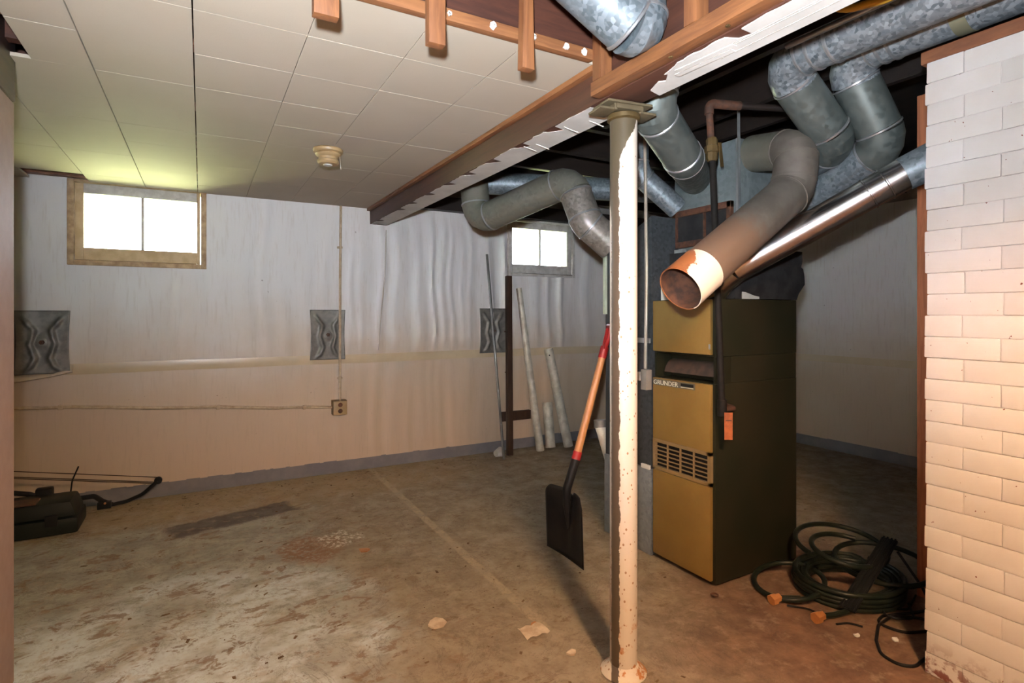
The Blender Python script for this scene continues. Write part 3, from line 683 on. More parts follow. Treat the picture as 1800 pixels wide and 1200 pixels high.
d0 = duct('round_duct', 'large galvanised round duct above the ceiling edge, upper middle, left of the beam', [(0.60, 1.245, 2.27), (1.062, 1.185, 1.985), (1.060, 1.21, 2.27)], 0.081, 0.02, M['galv'], group='galvanised round ducts', seg=3)
d6 = duct('round_duct', 'dusty beige-grey round duct sloping in front of the small window right of the beam', [(1.50, 3.21, 2.16), (1.515, 3.165, 1.78), (1.79, 2.545, 1.945), (1.835, 2.46, 1.70), (1.97, 2.40, 1.575)], 0.088, 0.10, M['galv_dusty'], group='galvanised round ducts', mats=[M['galv_dusty']]*2+[M['galv_low'], M['galv_low']])
d8 = duct('round_duct', 'bluish spangled round duct lying high between the joists behind the dusty duct', [(1.66, 3.35, 2.08), (3.3, 2.62, 2.02)], 0.075, 0.1, M['galv'], group='galvanised round ducts')

# old flue with cut, open end
fx = thing('flue_pipe', tuple(FA), 'sooty brown-grey flue pipe with rusty white-painted open end hanging before the furnace', 'pipe')
rF = 0.083
arc = fillet([FA, FB, FB2], 0.085, 4)[1:-1]; arc2 = fillet([arc[-1], FB2, FC], 0.10, 2)[1:-1]
MB().tube([FA, arc[0]], rF, 40, cap=False).build('straight_section', M['galv_dusty'], fx)
MB().tube(arc+[arc2[0]], rF+0.002, 40, cap=False).build('elbow', M['flue'], fx, smooth=10)
MB().tube(arc2, rF+0.0025, 40, cap=False).build('elbow', M['flue'], fx, smooth=10)
dF = (FC-arc2[-1]).normalized(); sp_ = FC-dF*0.135
MB().tube([arc2[-1], sp_], rF, 40, cap=False).build('straight_section', M['flue'], fx)
MB().shell([sp_, FC], rF+0.002, 0.003, 48).build('painted_end', M['flue_end'], fx)
MB().shell([FC-dF*0.002, FC-dF*0.42], rF-0.0015, 0.001, 48).build('inner_wall', M['rust'], fx)
MB().tube([FC-dF*0.40, FC-dF*0.43], rF-0.003, 48).build('bore_shade_disc', M['black'], fx)  # black disc; darkness of the hollow flue put into its colour
MB().ring(sp_, dF, rF, 0.003, 0.004, 40).build('seam_ring', M['flue'], fx)
for c, d in ((arc[0], FB-FA), (arc[3], arc[4]-arc[2]), (arc2[0], FB2-arc[-1]), (arc2[-1], dF)): MB().ring(c, d, rF, 0.004, 0.004, 40).build('seam_ring', M['flue'], fx)

# shiny flue into chimney
V0, V1 = Vector((2.335, 1.02, 1.775)), Vector((2.00, 1.625, 1.395)); V2 = Vector((2.03, 1.78, 1.285)); rV = 0.061
vx = thing('vent_pipe', tuple(V0), 'shiny steel vent pipe rising from behind the open flue into the chimney', 'pipe')
MB().tube([V0.lerp(V1, 0.13), V1], rV, 40).build('straight_section', M['shiny'], vx)
MB().tube([V0+Vector((0.03, -0.055, 0.02)), V0.lerp(V1, 0.14)], [rV+0.008, rV+0.003], 40).build('collar', M['galv'], vx)
MB().tube([V1, V1.lerp(V2, 0.4)+Vector((-.02, 0, 0)), V2], rV+0.001, 40).build('elbow', M['shiny'], vx, smooth=10)
for t_ in (0.22, 0.30): MB().ring(V0.lerp(V1, t_), V1-V0, rV, 0.003, 0.004, 40).build('seam_ring', M['shiny'], vx)

# strap and thin pipes
st = MB().bar((2.13, 1.71, 2.12), (2.135, 1.713, 1.96), 0.018, 0.002, up=(0, 1, 0)).build('hanger_strap', M['foil'], smooth=0); tag(st, 'thin perforated metal strap holding the plenum corner', 'strap')
tag(MB().tube([(1.735, -0.9, 2.108), (1.735, 1.2, 2.108)], 0.010, 12).build('thin_pipe', M['ring']), 'thin bright metal pipe high beside the spangled duct', 'pipe')
tag(MB().tube(fillet([(1.58, -0.5, 2.08), (1.60, 0.5, 2.045), (1.60, 0.82, 2.043), (1.59, 0.95, 2.066), (1.585, 1.04, 2.3)], 0.1, 5), 0.011, 12).build('yellow_cable', M['yellow']), 'yellow cable at the top edge right of the white painted beam', 'cable')

# ------------------------------------------------------------------ furnace
fu = thing('furnace', (2.24, 1.89, 0), 'tall dark olive furnace cabinet with gold-brown front panels behind the post', 'furnace')
x0, x1, ya, yb, zt = 1.968, 2.535, 1.70, 2.075, 1.268
body = MB(); body.box((x0, ya, 0.012), (x1, yb, 0.892)); body.box((x0, ya, 1.012), (x1, yb, zt)); body.box((x0+0.10, ya+0.002, 0.892), (x1, yb-0.002, 1.012))
body.box((x0, ya, 0.892), (x0+0.1, ya+0.012, 1.012)); body.box((x0, yb-0.012, 0.892), (x0+0.1, yb, 1.012))
body.build('cabinet', M['cabinet'], fu, bevel=0.003)
pa, pb, px0 = 1.713, 2.070, 1.950
MB().box((px0, pa, 1.020), (x0, pb, 1.265)).build('top_panel', M['gold'], fu, bevel=0.004)
mid = MB().box((px0, pa, 0.590), (x0, pb, 0.890)).build('middle_panel', M['gold'], fu, bevel=0.004)
MB().box((px0, pa, 0.025), (x0, pb, 0.438)).build('bottom_panel', M['gold'], fu, bevel=0.004)
lv = MB(); za, zb = 0.443, 0.590
lv.box((px0, pa, za), (x0, pa+0.016, zb)); lv.box((px0, pb-0.016, za), (x0, pb, zb)); lv.box((px0, pa, za), (x0, pb, za+0.014)); lv.box((px0, pa, zb-0.016), (x0, pb, zb))
cw = (pb-pa-0.032)/4
for k in range(1, 4): yy = pa+0.016+cw*k; lv.box((px0+0.001, yy-0.0035, za), (px0+0.008, yy+0.0035, zb))
for k in range(1, 6): zz_ = za+0.014+(zb-za-0.03)*k/6; lv.box((px0+0.002, pa+0.01, zz_-0.0028), (px0+0.006, pb-0.01, zz_+0.0028))
lv.build('louver_grille', M['gold_trim'], fu, smooth=0)
MB().box((x0-0.002, pa+0.01, za+0.005), (x0+0.001, pb-0.01, zb-0.005)).build('louver_shade_sheet', M['black'], fu, smooth=0)  # black sheet behind the slats, painted as the recess's shade
bf = MB()
for k in range(9):
    a = k/8*1.3; bf.v += [(2.06-0.07*math.sin(a)*0.9, pa+0.01, 0.895+0.085*math.cos(a)), (2.06-0.07*math.sin(a)*0.9, pb-0.03, 0.895+0.085*math.cos(a))]
    if k: bf.f.append((2*k-2, 2*k-1, 2*k+1, 2*k))
bf.build('baffle', simple('dull_brown_baffle', (0.075, 0.045, 0.03), (0.04, 0.026, 0.02), rough=0.6, scale=20), fu)
MB().box((px0-0.003, 1.712, 1.045), (px0, 1.720, 1.068)).build('panel_clip', M['ring'], fu, smooth=0)
bd = MB().box((px0-0.003, 1.800, 0.855), (px0+0.001, 2.066, 0.884)).build('badge', M['badge'], fu, bevel=0.001)
def text(body, size, parent, mat, loc, rot, name, xs=1.0, ex=0.0006):
    cu = bpy.data.curves.new(name, 'FONT'); cu.body = body; cu.size = size; cu.extrude = ex
    tmp = bpy.data.objects.new(name, cu); COL.objects.link(tmp); bpy.context.view_layer.update()
    me = bpy.data.meshes.new_from_object(tmp.evaluated_get(bpy.context.evaluated_depsgraph_get()))
    bpy.data.objects.remove(tmp)
    me.materials.clear(); me.materials.append(mat)
    o = bpy.data.objects.new(name, me); COL.objects.link(o); o.location = loc; o.rotation_euler = rot; o.scale = (xs, 1, 1)
    attach(o, parent); return o
text('GRUNDER', 0.030, bd, M['letter'], (px0-0.0035, 2.061, 0.8590), (math.pi/2, 0, -math.pi/2), 'badge_letters', 1.15)
MB().box((px0-0.004, 1.806, 0.866), (px0-0.003, 1.882, 0.879)).build('badge_plate', M['black'], bd, smooth=0)
MB().box((px0-0.004, 1.806, 0.860), (px0-0.003, 1.882, 0.863)).build('badge_line', M['letter'], bd, smooth=0)
# warm-air plenum on top
plm = thing('plenum', (2.3, 1.9, 1.27), 'grey sheet-metal plenum box on top of the furnace with black wrapped lower section', 'plenum')
MB().box((2.14, 1.72, 1.50), (2.56, 2.11, 2.005)).build('sheet_metal_box', M['galv_plain'], plm, bevel=0.003)
MB().box((2.136, 1.716, 1.50), (2.15, 1.73, 2.006)).build('corner_seam', M['ring'], plm, smooth=0)
bw = MB(); nz, ny = 8, 10
ring_ = lambda z, t_: [(2.10-0.03*t_, 1.705-0.012*t_), (2.35, 1.70-0.02*t_), (2.545+0.045*t_, 1.705-0.012*t_), (2.56+0.045*t_, 1.9), (2.545+0.045*t_, 2.10), (2.1-0.03*t_, 2.1)]
prof_ = [(1.270, 0.0), (1.30, 0.25), (1.345, 1.0), (1.385, 0.95), (1.42, 0.8), (1.43, 0.55), (1.46, 0.75), (1.505, 0.7)]
for z, t_ in prof_: bw.v += [(x, y, z) for x, y in ring_(z, t_)]
k = 6
for i in range(len(prof_)-1): bw.f += [(i*k+j, i*k+(j+1) % k, (i+1)*k+(j+1) % k, (i+1)*k+j) for j in range(k)]
bw.f += [tuple(range(k-1, -1, -1)), tuple(range((len(prof_)-1)*k, len(prof_)*k))]
bw.build('black_wrap', M['black_wrap'], plm, smooth=50)
fr_ = MB(); fy0, fy1, fz0, fz1 = 1.744, 2.106, 1.535, 1.722; fX = 2.118
fr_.box((fX, fy0, fz0), (2.14, fy0+0.025, fz1)); fr_.box((fX, fy1-0.025, fz0), (2.14, fy1, fz1)); fr_.box((fX, fy0, fz1-0.03), (2.14, fy1, fz1)); fr_.box((fX, fy0, fz0), (2.14, fy1, fz0+0.03)); fr_.box((fX+.004, 1.90, fz0), (2.14, 1.91, fz1))
fr_.build('rusty_frame', M['rust'], plm, bevel=0.002)
MB().box((2.134, fy0+0.02, fz0+0.025), (2.1395, fy1-0.02, fz1-0.025)).build('dark_filter', M['black_wrap'], plm, smooth=0)
MB().box((2.11, 2.03, 1.495), (2.139, 2.11, 1.527)).build('metal_lip', M['foil'], plm, bevel=0.002)
tag(MB().box((1.990, 1.985, 1.269), (1.998, 2.055, 1.395), None).build('white_card', M['white'], bevel=0.001), 'white card standing on the furnace top behind the open flue end', 'card')
tag(MB().box((2.14, 1.70, 1.2695), (2.26, 1.704, 1.302)).build('label_sheet', simple('pale_grey_label', (0.40, 0.42, 0.40), rough=0.4)), 'pale grey paper strip on top of the dark furnace side', 'label')
# return-air drop
rd = thing('return_duct', (2.2, 2.27, 0), 'tall dark sheet-metal return air duct between the post and the furnace', 'duct')
bx = MB().box((1.955, 2.085, 0.43), (2.52, 2.445, 1.69)); bx.v = [(x, y, (1.54 if (z > 1.6 and y > 2.4) else z)) for x, y, z in bx.v]
bx.build('upper_section', M['duct_dark'], rd, bevel=0.003)
MB().box((1.95, 2.085, 0), (2.53, 2.45, 0.428)).build('filter_box', M['duct_low'], rd, bevel=0.003)
MB().box((1.945, 2.09, 0.425), (1.956, 2.15, 0.447)).build('latch', M['white'], rd, bevel=0.002)
MB().box((1.945, 2.09, 1.055), (1.956, 2.30, 1.08)).build('drive_cleat', M['foil'], rd, bevel=0.002)
MB().box((1.942, 2.43, 1.20), (1.957, 2.452, 1.535)).build('lit_corner_strip', simple('lit_edge_green', (0.45, 0.52, 0.40), rough=0.5), rd, bevel=0.002)  # pale strip; light catching the duct edge put into its colour
sb_ = thing('switch_box', (1.95, 2.12, 0.85), 'small grey metal switch box clamped at the left edge of the furnace front', 'switch box')
MB().box((1.915, 2.078, 0.825), (1.952, 2.118, 0.925)).build('box', simple('grey_box_steel', (0.30, 0.27, 0.23), rough=0.5), sb_, bevel=0.003)
MB().box((1.910, 2.12, 0.868), (1.94, 2.137, 0.912)).build('connector', M['white'], sb_, bevel=0.003)
tag(MB().tube([(1.925, 2.095, 0.93), (1.93, 2.092, 1.4), (1.925, 2.10, 2.2)], 0.0085, 10).build('thin_conduit', simple('pale_conduit', (0.42, 0.38, 0.30), rough=0.4, metal=0.4)), 'thin pale conduit running up between post and furnace', 'conduit')
# condensate pipe left of the return duct
cp = thing('condensate_pipe', (1.93, 2.49, 0), 'short white plastic pipe with grey cap beside the return duct, left of the post', 'pipe')
MB().tube([(2.05, 2.50, 0.30), (1.985, 2.51, 0.53), (1.98, 2.52, 0.56)], [0.026, 0.032, 0.032], 16).build('pipe_body', M['pvc'], cp)
MB().tube([(1.98, 2.52, 0.56), (1.98, 2.525, 0.60)], 0.037, 16).build('cap', M['anchor'], cp)
MB().tube([(2.05, 2.50, 0.0), (2.05, 2.50, 0.30)], 0.022, 16).build('riser', M['pvc'], cp)

# gas pipe
gp = thing('gas_pipe', (1.945, 1.64, 0.8), 'black iron gas pipe dropping past the furnace corner with valve and orange tag', 'pipe')
MB().tube([(1.945, 1.645, 0.80), (1.885, 1.645, 1.85)], 0.0135, 16).build('drop_pipe', M['black_iron'], gp)
MB().tube([(1.885, 1.645, 1.85), (1.866, 1.645, 2.06)], 0.0145, 16).build('upper_pipe', M['rust'], gp)
MB().tube(fillet([(1.866, 1.645, 2.04), (1.866, 1.645, 2.085), (2.0, 1.60, 2.085)], 0.03, 5), 0.019, 16).build('elbow', M['rust'], gp)
MB().tube([(1.93, 1.625, 2.085), (2.06, 1.575, 2.085), (2.35, 1.47, 2.085)], 0.014, 16).build('branch_pipe', M['dark_wood'], gp)
vb = MB().lathe([(0.018, -0.05), (0.024, -0.04), (0.024, -0.015), (0.030, -0.012), (0.030, 0.012), (0.024, 0.015), (0.024, 0.04), (0.018, 0.05)], (1.882, 1.645, 1.895), 8).build('valve_body', M['brass'], gp)
MB().bar((1.90, 1.62, 1.92), (1.915, 1.62, 1.82), 0.014, 0.006, up=(0, 1, 0)).build('valve_lever', M['brass'], vb)
MB().tube([(1.945, 1.645, 0.835), (1.946, 1.645, 0.765)], 0.019, 16).build('tee', M['black_iron'], gp)
MB().tube([(1.945, 1.645, 0.795), (2.02, 1.655, 0.79), (2.04, 1.70, 0.79)], 0.015, 16).build('branch_pipe', M['rust'], gp)
tg = MB().box((-0.017, -0.001, -0.115), (0.017, 0.001, 0), Matrix.Translation((1.945, 1.612, 0.785)) @ Matrix.Rotation(math.radians(-35), 4, 'Z')).build('paper_tag', M['tag'], gp, smooth=0)
MB().box((-0.012, -0.0016, -0.036), (0.012, -0.0012, -0.032), Matrix.Translation((1.945, 1.612, 0.785)) @ Matrix.Rotation(math.radians(-35), 4, 'Z')).build('tag_line', M['rust'], tg, smooth=0)

# ------------------------------------------------------------------ wall anchor plates
def interp(t, tab):
    for (a, va), (b_, vb) in zip(tab, tab[1:]):
        if t <= b_:
            f = (t-a)/(b_-a); f = f*f*(3-2*f); return va+(vb-va)*f
    return tab[-1][1]
def anchor(xa, xb, za, zb, label, bend=0.0):
    cx, cz = (xa+xb)/2, (za+zb)/2; hw, hh = (xb-xa)/2, (zb-za)/2
    root = thing('wall_anchor_plate', (cx, BY, cz), label, 'wall anchor', 'wall anchor plates')
    nx, nz = 36, 40; mb = MB()
    for j in range(nz+1):
        tz = j/nz; z = za+(zb-za)*tz
        pinch = 1-0.055*math.sin(math.pi*tz)
        for i in range(nx+1):
            u = -1+2*i/nx; au = abs(u)
            rc = interp(1-tz, ((0, .78), (.12, .70), (.20, .55), (.31, .33), (.42, .38), (.53, .47), (.64, .38), (.75, .28), (.86, .40), (.96, .62), (1, .7)))
            d_ = (au-rc)/0.10
            fade = min(1, max(0, tz-0.02)/0.08)*min(1, max(0, 1-tz-0.08)/0.10)
            r = 0.017*math.exp(-d_*d_)*fade
            cdist = math.hypot(u*hw, z-cz)
            r += 0.006*max(0, min(1, (0.042-cdist)/0.008))
            mb.v.append((cx+u*hw*pinch, BY-0.032-r-0.006*u*u, z))
    for j in range(nz):
        for i in range(nx): a = j*(nx+1)+i; mb.f.append((a, a+1, a+nx+2, a+nx+1))
    o = mb.build('plate', M['anchor'], root, smooth=70)
    sd = o.modifiers.new('thickness', 'SOLIDIFY'); sd.thickness = 0.003; sd.offset = -1
    MB().lathe([(0.028, 0), (0.028, -0.004), (0.024, -0.006)], (cx, BY-0.040, cz), 20, 'y').build('washer', M['anchor'], root)
    MB().lathe([(0.014, 0), (0.014, -0.012), (0.012, -0.014)], (cx, BY-0.045, cz), 6, 'y').build('nut', M['rust'], root)
    MB().lathe([(0.008, 0), (0.008, -0.022)], (cx, BY-0.05, cz), 10, 'y').build('bolt', M['rust'], root)
    MB().box((xa+0.02, BY-0.03, za+0.02), (xb-0.02, BY+0.002, zb-0.02)).build('backing', M['block'], root, smooth=0)
anchor(-0.968, -0.700, 0.84, 1.222, 'grey embossed metal wall anchor plate below and left of the tan window')
anchor(0.695, 0.950, 0.862, 1.232, 'grey embossed metal wall anchor plate crossed by the vertical conduit')
anchor(2.075, 2.335, 0.866, 1.250, 'dark grey embossed metal wall anchor plate behind the thin metal rod')

# conduit and outlet
cd = thing('wall_conduit', (0.906, BY-0.05, 0.55), 'cream painted conduit running down the sheeted wall to the outlet', 'conduit', 'painted conduits')
MB().tube([(0.914, BY-0.055, 2.012), (0.908, BY-0.058, 1.5), (0.906, BY-0.058, 0.545)], 0.0095, 12).build('pipe', M['conduit'], cd)
for z in (1.7, 0.72): MB().box((0.89, BY-0.062, z-0.008), (0.926, BY-0.034, z+0.008)).build('clip', M['conduit'], cd, bevel=0.003)
ch2 = thing('wall_conduit', (-0.3, BY-0.03, 0.5), 'tan painted conduit running level along the sheeted wall left of the outlet', 'conduit', 'painted conduits')
pts = [(-2.2+i*0.19, BY-0.026, 0.503+(0.85-(-2.2+i*0.19))*0.080+0.004*math.sin(i*1.7)) for i in range(17)]
pts = [p for p in pts if p[0] < 0.83]+[(0.856, BY-0.026, 0.503)]
MB().tube(pts, 0.0105, 12).build('pipe', M['conduit'], ch2)
for x in (-0.75, 0.1, 0.66): MB().box((x-0.012, BY-0.040, 0.489+0.08*(0.85-x)), (x+0.012, BY-0.012, 0.519+0.08*(0.85-x))).build('clip', M['conduit'], ch2, bevel=0.003)
ob = thing('outlet_box', (0.905, BY, 0.5), 'cream electrical outlet box on the sheeted wall at the foot of the conduit', 'outlet')
MB().box((0.853, BY-0.075, 0.447), (0.957, BY-0.004, 0.555)).build('box', M['conduit'], ob, bevel=0.005)
MB().box((0.856, BY-0.081, 0.450), (0.954, BY-0.0745, 0.552)).build('cover_plate', M['cream_plastic'], ob, bevel=0.004)
for z in (0.524, 0.478): MB().lathe([(0.017, 0), (0.016, -0.003)], (0.905, BY-0.081, z), 16, 'y').build('socket', M['rust'], ob)

# smoke detector
sd_ = thing('smoke_detector', (0.55, 2.865, CZ), 'cream smoke detector hanging under the tile ceiling', 'smoke detector')
MB().lathe([(0.071, 0), (0.073, -0.006), (0.070, -0.016), (0.060, -0.020)], (0.55, 2.865, CZ-0.002), 36).build('mounting_base', M['cream_plastic'], sd_)
MB().lathe([(0.060, -0.020), (0.062, -0.026), (0.057, -0.034), (0.046, -0.040), (0.045, -0.052), (0.052, -0.056), (0.052, -0.066), (0.044, -0.074), (0.02, -0.078), (0.001, -0.078)], (0.55, 2.865, CZ-0.002), 36).build('cover', M['cream_plastic'], sd_)
MB().lathe([(0.022, 0), (0.020, -0.004), (0.001, -0.004)], (0.548, 2.862, CZ-0.0795), 24).build('test_button', M['white'], sd_)
MB().tube([(0.60, 2.84, CZ-0.02), (0.606, 2.838, CZ-0.10)], 0.0012, 6).build('pull_thread', M['pvc'], sd_)

# ------------------------------------------------------------------ things leaning on the back wall
tag(MB().tube([(2.178, 4.045, 0.003), (2.15, 4.305, 1.715)], 0.011, 12).build('metal_rod', simple('grey_rod', (0.22, 0.22, 0.21), rough=0.4, metal=0.5)), 'thin grey metal rod leaning on the wall, leftmost of the leaning pieces', 'rod')
stk = tag(MB().bar((2.293, 4.155, 0.0), (2.352, 4.285, 1.535), 0.050, 0.040, up=(0, 1, 0)).build('garden_stake', M['stake'], bevel=0.003), 'dark brown square timber stake leaning upright below the window corner', 'stake')
for z in (1.05, 0.70): MB().tube([(2.300, 4.21+0.03*z, z), (2.285, 4.20+0.03*z, z)], 0.005, 8).build('nail', M['rust'], stk)
tag(MB().box((2.285, 4.275, 0.265), (2.575, 4.310, 0.345), Matrix.Translation((0, 0, 0))).build('scrap_board', M['stake'], bevel=0.003), 'short dark board lying level against the wall behind the leaning stake', 'board')
tag(MB().tube([(2.605, 4.165, 0.0), (2.462, 4.295, 1.43)], [0.036, 0.026], 16).build('leaning_pole', M['pvc']), 'long off-white pole leaning on the wall right of the dark stake', 'pole')
def pvc(name, a, b_, r, label, holes=()):
    root = thing(name, a, label, 'pipe', 'white plastic pipes')
    A, B = Vector(a), Vector(b_); d_ = (B-A).normalized()
    MB().shell([A, B], r, 0.005, 24).build('pipe', M['pvc'], root)
    MB().tube([B-d_*0.03, B-d_*0.04], r-0.004, 24).build('bore_shade_disc', M['black'], root)  # black disc standing for the shade inside the pipe
    for h in holes: MB().lathe([(0.007, 0), (0.007, -0.002)], h, 8, 'y').build('hole', M['black'], root)
pvc('pvc_pipe', (2.735, 4.20, 0.006), (2.745, 4.268, 0.40), 0.045, 'short off-white plastic pipe standing between the two leaning poles')
pvc('pvc_pipe', (2.90, 4.155, 0.006), (2.752, 4.262, 0.885), 0.042, 'long white plastic pipe leaning, rightmost on the window wall', holes=[(2.735, 4.218, 0.83)])
cup = tag(MB().tube([(2.14, 4.12, 0.038), (2.20, 4.14, 0.046)], [0.026, 0.042], 20).build('white_cup', M['white']), 'small white cup lying on the floor at the foot of the stake', 'cup')

# ------------------------------------------------------------------ shovel
shv = thing('shovel', (1.56, 2.27, 0), 'black square-bladed shovel with wooden handle and red grip leaning behind the post', 'shovel')
def sp(u, t_):   # u across (-1..1, along Y), t up the blade
    y = 2.272+u*0.157
    if t_ > 0.9: y = 2.272+u*(0.157-0.010*(t_-0.9)/0.1*abs(u))
    x = 1.562-0.012*t_+0.038*(1-u*u)*(0.2+0.8*t_)+0.022*math.exp(-(u*5)**2)*t_
    z = 0.004+0.328*t_-0.022*(max(0, t_-0.85)/0.15)*(max(0, abs(u)-0.8)/0.2)**2-0.03*max(0, t_-0.85)/0.15*max(0, 1-abs(u)*3.2)
    return (x, y, z)
mb = MB(); nu, nv = 28, 16
for j in range(nv+1):
    for i in range(nu+1): mb.v.append(sp(-1+2*i/nu, j/nv))
for j in range(nv):
    for i in range(nu): a = j*(nu+1)+i; mb.f.append((a, a+1, a+nu+2, a+nu+1))
bl = mb.build('blade', M['blade'], shv, smooth=60); md = bl.modifiers.new('thickness', 'SOLIDIFY'); md.thickness = 0.004; md.offset = 0
A = Vector((1.585, 2.272, 0.14)); B = Vector((1.575, 2.27, 0.34)); C_ = Vector((1.628, 2.27, 0.478)); D = Vector((1.795, 2.27, 0.985))
MB().tube([A, (1.572, 2.272, 0.26), B, C_], [0.006, 0.016, 0.0215, 0.0215], 18).build('socket', M['blade'], shv)
ud = (D-C_).normalized()
MB().tube([C_, C_+ud*0.04], 0.0225, 18).build('red_band', M['red'], shv)
MB().tube([C_+ud*0.04, D], [0.0195, 0.0175], 18).build('handle', M['handle_wood'], shv)
G = D+ud*0.16
gq = MB().tube([D-ud*0.01, D+ud*0.05], 0.021, 16)
vd = Vector((0.4867, 0.8736, 0))
for s_2 in (-1, 1): gq.tube([D+ud*0.03, D+ud*0.075+vd*(0.04*s_2), G+vd*(0.05*s_2)], [0.013, 0.010, 0.010], 12)
gq.tube([G-vd*0.055, G+vd*0.055], 0.012, 12)
gq.build('d_grip', M['red'], shv)

# ------------------------------------------------------------------ case and compound bow at the left
cs = thing('hard_case', (-1.0, 3.95, 0), 'dark green-black plastic tool case on the floor beside the left wall end', 'case')
MB().box((-1.35, 3.835, 0.0), (-0.592, 4.10, 0.088)).build('case_bottom', M['case_plastic'], cs, bevel=0.018)
lid = MB().box((-1.35, 3.85, 0.090), (-0.60, 4.09, 0.172)); lid.v = [(x-(0.03 if z > .15 and x > -1 else 0), y+(0.015 if z > .15 and y < 4 else 0), z) for x, y, z in lid.v]
lid.build('lid', M['case_plastic'], cs, bevel=0.016)
MB().box((-0.735, 3.828, 0.055), (-0.68, 3.838, 0.115)).build('latch', M['black_plastic'], cs, bevel=0.003)
MB().box((-1.2, 3.87, 0.171), (-0.78, 3.98, 0.182)).build('brown_strap', M['rust'], cs, bevel=0.004)
bw_ = thing('compound_bow', (-0.75, 4.12, 0.1), 'black compound bow lying on the tool case against the sheeted wall', 'bow')
yb_ = 4.13
MB().tube(fillet([(-0.49, yb_, 0.045), (-0.40, yb_, 0.055), (-0.32, yb_, 0.085), (-0.24, yb_, 0.155)], 0.1, 5), 0.011, 10).build('limb', M['black_plastic'], bw_)
MB().tube(fillet([(-0.93, yb_, 0.19), (-1.03, yb_, 0.21), (-1.10, yb_, 0.26), (-1.17, yb_, 0.33)], 0.1, 5), 0.011, 10).build('limb', M['black_plastic'], bw_)
MB().tube(fillet([(-0.47, yb_, 0.045), (-0.52, yb_, 0.075), (-0.56, yb_, 0.112), (-0.63, yb_, 0.110), (-0.67, yb_, 0.095), (-0.72, yb_, 0.135), (-0.80, yb_, 0.14), (-0.86, yb_, 0.17), (-0.94, yb_, 0.19)], 0.03, 4), 0.0145, 10).build('riser', M['black_plastic'], bw_)
MB().box((-0.545, yb_-0.02, 0.03), (-0.475, yb_+0.02, 0.072)).build('limb_pocket', M['black_plastic'], bw_, bevel=0.006)
MB().box((-0.83, yb_-0.035, 0.125), (-0.75, yb_+0.02, 0.20)).build('sight', M['black_plastic'], bw_, bevel=0.012)
MB().lathe([(0.022, -0.008), (0.022, 0.008)], (-0.236, yb_, 0.16), 16, 'y').build('cam_wheel', M['black_plastic'], bw_)
MB().lathe([(0.022, -0.008), (0.022, 0.008)], (-1.17, yb_, 0.335), 16, 'y').build('cam_wheel', M['black_plastic'], bw_)
for a, b_ in (((-0.232, yb_, 0.178), (-1.165, yb_, 0.355)), ((-0.245, yb_, 0.150), (-1.18, yb_, 0.325)), ((-0.25, yb_+0.008, 0.140), (-1.18, yb_+0.008, 0.315))):
    MB().tube([a, b_], 0.0026, 6).build('string', M['stake'], bw_)
MB().tube(fillet([(-0.675, yb_, 0.12), (-0.665, yb_, 0.22), (-0.635, yb_, 0.300)], 0.1, 4), 0.004, 8).build('cable_rod', M['black_plastic'], bw_)
MB().lathe([(0.006, -0.004), (0.006, 0.004)], (-0.505, yb_-0.021, 0.066), 10, 'y').build('bolt_cap', M['orange'], bw_)

# ------------------------------------------------------------------ hose, bar, cords
random.seed(5)
HX, HY = 2.47, 1.415
hp = []
def loop(cx, cy, rx, ry, z, a0, a1, n, tilt=(0, 0), jit=0.006):
    for k in range(n):
        a = a0+(a1-a0)*k/n
        hp.append(Vector((cx+rx*math.cos(a)+random.uniform(-jit, jit), cy+ry*math.sin(a)+random.uniform(-jit, jit), z+tilt[0]*math.cos(a)+tilt[1]*math.sin(a))))
hose = thing('garden_hose', (HX, HY, 0), 'coiled dark green garden hose on the floor right of the furnace', 'hose')
hr = 0.0112; tp2 = 2*math.pi
for k in range(16):
    rr = (0.225, 0.20, 0.175, 0.213, 0.188)[k % 5]
    z = hr+0.001+0.019*(k//5)+(0.009 if k % 5 > 2 else 0)
    loop(HX+random.uniform(-.006, .006), HY+random.uniform(-.006, .006), rr*1.02, rr*0.88, z, 0.4+tp2*k, 0.4+tp2*(k+1), 30, (random.uniform(-.002, .002), random.uniform(-.002, .002)), 0.001)
MB().tube(fillet(hp, 0.05, 1), hr, 8).build('coil', M['hose'], hose, smooth=60)
hp = []
loop(2.235, 1.535, 0.145, 0.135, hr+0.03, 0.1, 0.1+tp2*0.98, 34, (0.025, 0.0), 0.0)
MB().tube(hp, hr, 10).build('loose_loop', M['hose'], hose, smooth=60)
hp = []
loop(2.56, 1.50, 0.215, 0.17, 0.145, -2.2, 3.2, 40, (0.0, 0.03), 0.0)
MB().tube(hp, hr, 10).build('loose_loop', M['hose'], hose, smooth=60)
hp = []
loop(2.63, 1.36, 0.15, 0.19, 0.10, -3.6, 2.6, 34, (0.03, 0.0), 0.0)
MB().tube(hp, hr, 10).build('loose_loop', M['hose'], hose, smooth=60)
hp = []
loop(2.50, 1.44, 0.15, 0.13, 0.155, 0.3, 5.9, 30, (0.0, 0.02), 0.0)
MB().tube(hp, hr, 10).build('loose_loop', M['hose'], hose, smooth=60)
def coupling(c, d, root):
    c, d = Vector(c), Vector(d).normalized()
    MB().tube([c, c+d*0.02, c+d*0.022, c+d*0.045], [0.017, 0.017, 0.022, 0.022], 6).build('coupling', M['orange'], root, smooth=0)
MB().tube([(2.16, 1.43, 0.028), (2.11, 1.475, 0.022), (2.09, 1.49, 0.022)], hr, 10).build('hose_end', M['hose'], hose)
coupling((2.10, 1.485, 0.024), (-0.7, 0.1, -0.1), hose)
MB().tube([(2.24, 1.285, 0.02), (2.17, 1.30, 0.018), (2.12, 1.315, 0.02)], hr, 10).build('hose_end', M['hose'], hose)
coupling((2.125, 1.315, 0.022), (-0.9, 0.05, -0.05), hose)
